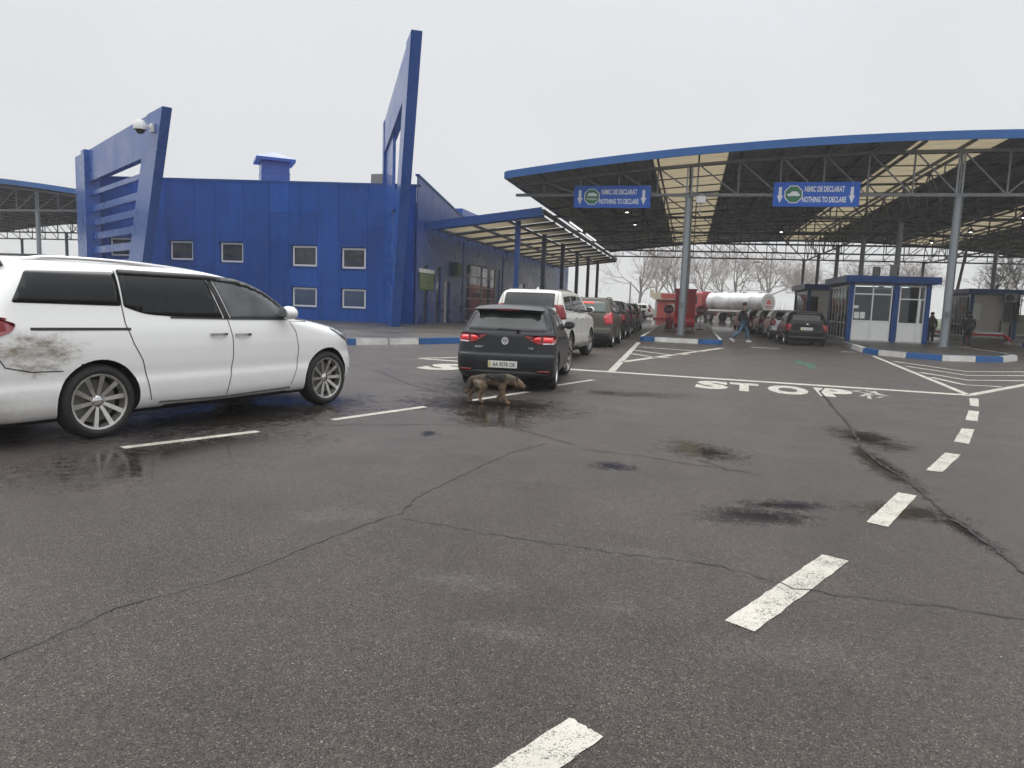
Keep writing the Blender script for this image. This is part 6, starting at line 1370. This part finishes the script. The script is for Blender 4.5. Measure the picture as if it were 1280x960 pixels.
person('person on the left pavement, only the head showing beyond the white off-roader', (-6.95, 47.0, .17), 270, coat='cloth_black', trousers='cloth_black', shoes='shoe_dark', hood=True, h=1.8)

def dog():
    t = empty('dog', (-2.72, 9.98, 0), R(8), 'tan and black shepherd type dog walking head down behind the grey hatchback', 'dog')
    V = []; E = []; Rd = []
    def ch(pts, rs, root=None):
        ids = [] if root is None else [root]
        for p, r in zip(pts, rs): V.append(Vector(p)); Rd.append(r); ids.append(len(V) - 1)
        for a, b in zip(ids, ids[1:]): E.append((a, b))
        return ids
    sp = ch([(-.20, 0, .345), (-.09, 0, .35), (.03, 0, .34), (.13, 0, .335), (.20, 0, .345)], [(.086, .088), (.082, .080), (.090, .094), (.094, .108), (.080, .092)])
    hd = ch([(.265, 0, .335), (.32, 0, .31), (.368, 0, .285), (.412, 0, .255), (.452, 0, .236)], [.064, .052, (.050, .054), .030, .021], sp[-1])
    tl = ch([(-.275, 0, .35), (-.315, 0, .29), (-.335, 0, .21), (-.36, 0, .15), (-.40, 0, .135)], [.030, .034, .040, .034, .014], sp[0])
    # hind legs: thigh, knee forward, hock back, paw
    def hind(y, kx, kz, hx, hz, px, pz=.02): ch([(-.20, y, .30), (kx, y, kz), (hx, y, hz), (px, y, .045 + pz), (px + .045, y, .018 + pz)], [.068, .048, .026, .021, .023], sp[0])
    hind(-.055, -.115, .225, -.175, .13, -.165, .0); hind(.055, -.20, .215, -.31, .14, -.335, .012)
    def fore(y, ex, ez, wx, wz, px, pz): ch([(.145, y, .27), (ex, y, ez), (wx, y, wz), (px, y, .035 + pz), (px + .04, y, .016 + pz)], [.054, .036, .025, .021, .023], sp[3])
    fore(-.055, .13, .20, .155, .10, .20, .0); fore(.055, .12, .20, .09, .11, .045, .03)
    rng = random.Random(3)
    def col(c):
        n = math.sin(c.x * 31 + c.z * 47) * .012 + rng.uniform(-.008, .008)
        if -.09 < c.x < .17 and c.z > .315 + n and c.z < .425 + n: return 1
        if -.30 < c.x < .24 and c.z > .33 + n: return 2
        if .17 <= c.x < .30 and c.z > .33 + n: return 2
        if c.x > .43 or (c.x > .37 and c.z > .275 and abs(c.y) < .02): return 1
        if c.x < -.14 and c.z > .33 + n: return 2
        if -.26 < c.x < -.15 and c.z > .22 and c.z < .33 and abs(c.y) > .03: return 3
        if c.x < -.26 and c.z > .18: return 2
        return 0
    b = skinned('body', V, E, Rd, None, t, sub=2, colorfn=col, mats=['fur_tan', 'fur_black', 'fur_mix', 'fur_pale'])
    g = G(); me = b.data; rf = random.Random(5)
    for p in me.polygons:
        k = int(p.area / .000055) + (1 if rf.random() < .6 else 0)
        for _ in range(min(k, 14)):
            vs_ = [me.vertices[v].co for v in p.vertices]; w_ = [rf.random() for _ in vs_]; s_ = sum(w_); c = sum((v * q for v, q in zip(vs_, w_)), Vector()) / s_
            leg = c.z < .22; face = c.x > .33; L_ = (.016 if leg or face else .034) * rf.uniform(.6, 1.3); dr = (p.normal * (.55 if not face else .25) + Vector((-.75 if c.x < .3 else -.4, 0, -.5)) + Vector((rf.gauss(0, .2), rf.gauss(0, .2), rf.gauss(0, .2)))).normalized()
            sd_ = dr.cross(p.normal); 
            if sd_.length < .01: continue
            sd_.normalize(); w2 = .0035 if not leg else .0022; m_ = p.material_index
            if rf.random() < .12: m_ = rf.choice((0, 2, 1, 3))
            g.add([c - sd_ * w2 - p.normal * .002, c + sd_ * w2 - p.normal * .002, c + dr * L_], [(0, 1, 2)], m_)
    fo = g.build('fur', ['fur_tan', 'fur_black', 'fur_mix', 'fur_pale'], t)
    for sg in (-1, 1):
        g = G(); g.add([(.345, sg * .02, .335), (.350, sg * .055, .318), (.305, sg * .062, .405), (.31, sg * .045, .325), (.33, sg * .04, .35)], [(0, 1, 2), (1, 3, 2), (3, 0, 2), (0, 3, 1)]); g.build('ear', 'fur_black', t)
    g = G(); g.lathe([(-.008, .002), (0, .010), (.008, .002)], 10, axis='X', M=Matrix.Translation((.472, 0, .238))); g.build('nose', 'hair_dark', t, smooth=True)
    for sg in (-1, 1): g = G(); g.lathe([(-.005, .001), (0, .006), (.005, .001)], 8, axis='Y', M=Matrix.Translation((.383, sg * .045, .297))); g.build('eye', 'hair_dark', t)
    t.scale = (1.08, 1.08, 1.08)
def fur(n, c):
    pm(n, c, .85, var=.45, vscale=35, bump=.9, bscale=160)
fur('fur_tan', (.21, .14, .085)); fur('fur_black', (.016, .013, .011)); fur('fur_mix', (.11, .09, .068)); fur('fur_pale', (.36, .29, .21))
dog()

# ================================================================ bare trees
def tree_mesh(seed, H, spread, depth, thick, dens=1.0):
    rng = random.Random(seed); trunk = G(); crown = G()
    def branch(p, d, L, r, lv):
        n = 3 if lv < depth - 1 else 2; g = trunk if lv == 0 else crown; pts = [p]; rr = [r]
        for i in range(n):
            d = (d + Vector((rng.gauss(0, .13), rng.gauss(0, .13), rng.gauss(.03, .10)))).normalized(); p = p + d * L / n; pts.append(p); rr.append(r * (1 - .45 * (i + 1) / n))
        sides = 8 if lv == 0 else (5 if lv < 2 else 3)
        for i in range(n): g.tube(pts[i], pts[i + 1], rr[i], rr[i + 1], n=sides, caps=False, m=0)
        if lv >= depth: return
        kids_ = rng.choice((3, 4)) if lv else rng.choice((5, 6))
        for q in range(kids_):
            f = rng.uniform(.35, 1.0) if lv else rng.uniform(.35, 1.0); i = min(n - 1, int(f * n)); base = pts[i].lerp(pts[i + 1], f * n - i)
            az = rng.uniform(0, 6.28); tilt = rng.uniform(.35, .95) * spread; a = d.orthogonal().normalized(); b = d.cross(a); nd = (d * math.cos(tilt) + (a * math.cos(az) + b * math.sin(az)) * math.sin(tilt)); nd.z += .12; nd.normalize()
            branch(base, nd, L * rng.uniform(.55, .8), max(.010, r * rng.uniform(.42, .6)), lv + 1)
    branch(Vector((0, 0, 0)), Vector((rng.gauss(0, .04), rng.gauss(0, .04), 1)).normalized(), H * .38, thick * .68, 0)
    return trunk, crown
protos = []
for i, (sd_, H, sp_, dp, th) in enumerate([(11, 10, 1.0, 5, .22), (5, 9, .85, 5, .18), (23, 11, .95, 5, .25), (31, 7, 1.15, 5, .16)]):
    tr, cr_ = tree_mesh(sd_, H, sp_, dp, th); t = empty('bare_tree', (0, -200, 0), 0, 'x', 'tree', 'leafless trees beyond the checkpoint')
    tr.build('trunk', 'bark', t, smooth=True); cr_.build('crown', 'hazed_twig', t); protos.append(t)
TREES = [(0, -7.5, 108, 1.0, 'broad hazy tree left of the grey middle column, over the red kiosk'), (2, -2.0, 112, .95, 'hazy tree directly behind the grey middle column'), (1, 2.6, 110, 1.05, 'hazy upright tree above the red tanker cab'),
         (0, 6.6, 112, .95, 'hazy tree above the middle of the silver tank'), (3, 10.0, 108, 1.2, 'hazy low tree beside the street lamp above the tanker rear'), (1, -5.0, 122, .95, 'faint tree behind the kiosk trees'), (2, 4.6, 126, .9, 'faint tree in the second row over the tank'),
         (3, 14.4, 104, 1.0, 'small spreading tree between the street lamp and the second booth'), (2, 22.8, 84, .62, 'tall bare tree just right of the grey front column, behind the leaning pole'), (1, 27.5, 78, .72, 'many stemmed bare tree above the far right booth'), (0, 32.0, 82, .70, 'bare tree at the right edge of the picture'),
         (3, 19.0, 90, .95, 'bare tree seen through the gap above the near booth roof'), (0, 36.5, 90, .8, 'bare tree beyond the boundary wall at the right edge'), (1, 16.0, 120, .9, 'pale distant tree behind the second booth'), (3, 25.0, 95, 1.0, 'thin bare tree between the pole and the far right booth'),
         (2, -68, 110, .8, 'faint tree beyond the distant left canopy'), (0, -80, 120, .8, 'faint tree at the left edge beyond the distant canopy')]
used = set()
for i, x, y, s, lb in TREES:
    o = protos[i] if i not in used else copy_tree(protos[i]); used.add(i); o.location = (x, y, 0); o.rotation_euler = (0, 0, x * 1.7); s *= 1.55; o.scale = (s * 1.1, s * 1.1, s); o['label'] = lb
g = G(); rng = random.Random(9)
for k in range(900):
    x = rng.uniform(-14, 18); y = 100 + rng.uniform(0, 5); h = rng.uniform(.5, 2.2) * (1 + .4 * math.sin(x * .7)); a = rng.uniform(-.4, .4); g.tube((x, y, 0), (x + a, y + rng.uniform(-.3, .3), h), .025, .008, n=3, caps=False)
o = g.build('undergrowth', 'hazed_twig'); put(o, kind='stuff')

# ================================================================ haze
g = G(); g.box(-260, -60, -1, 260, 330, 24); hz = g.build('haze', 'white_paint'); put(hz, kind='stuff')
m = bpy.data.materials.new('haze'); m.use_nodes = True; m.node_tree.nodes.clear(); t_ = NT(m.node_tree); oo = t_.n('ShaderNodeOutputMaterial'); pv = t_.n('ShaderNodeVolumePrincipled')
pv.inputs['Color'].default_value = (.985, .988, .99, 1); pv.inputs['Density'].default_value = .0010; pv.inputs['Anisotropy'].default_value = .1; t_.l(pv.outputs[0], oo.inputs['Volume']); m.cycles.homogeneous_volume = True
hz.data.materials.clear(); hz.data.materials.append(m)
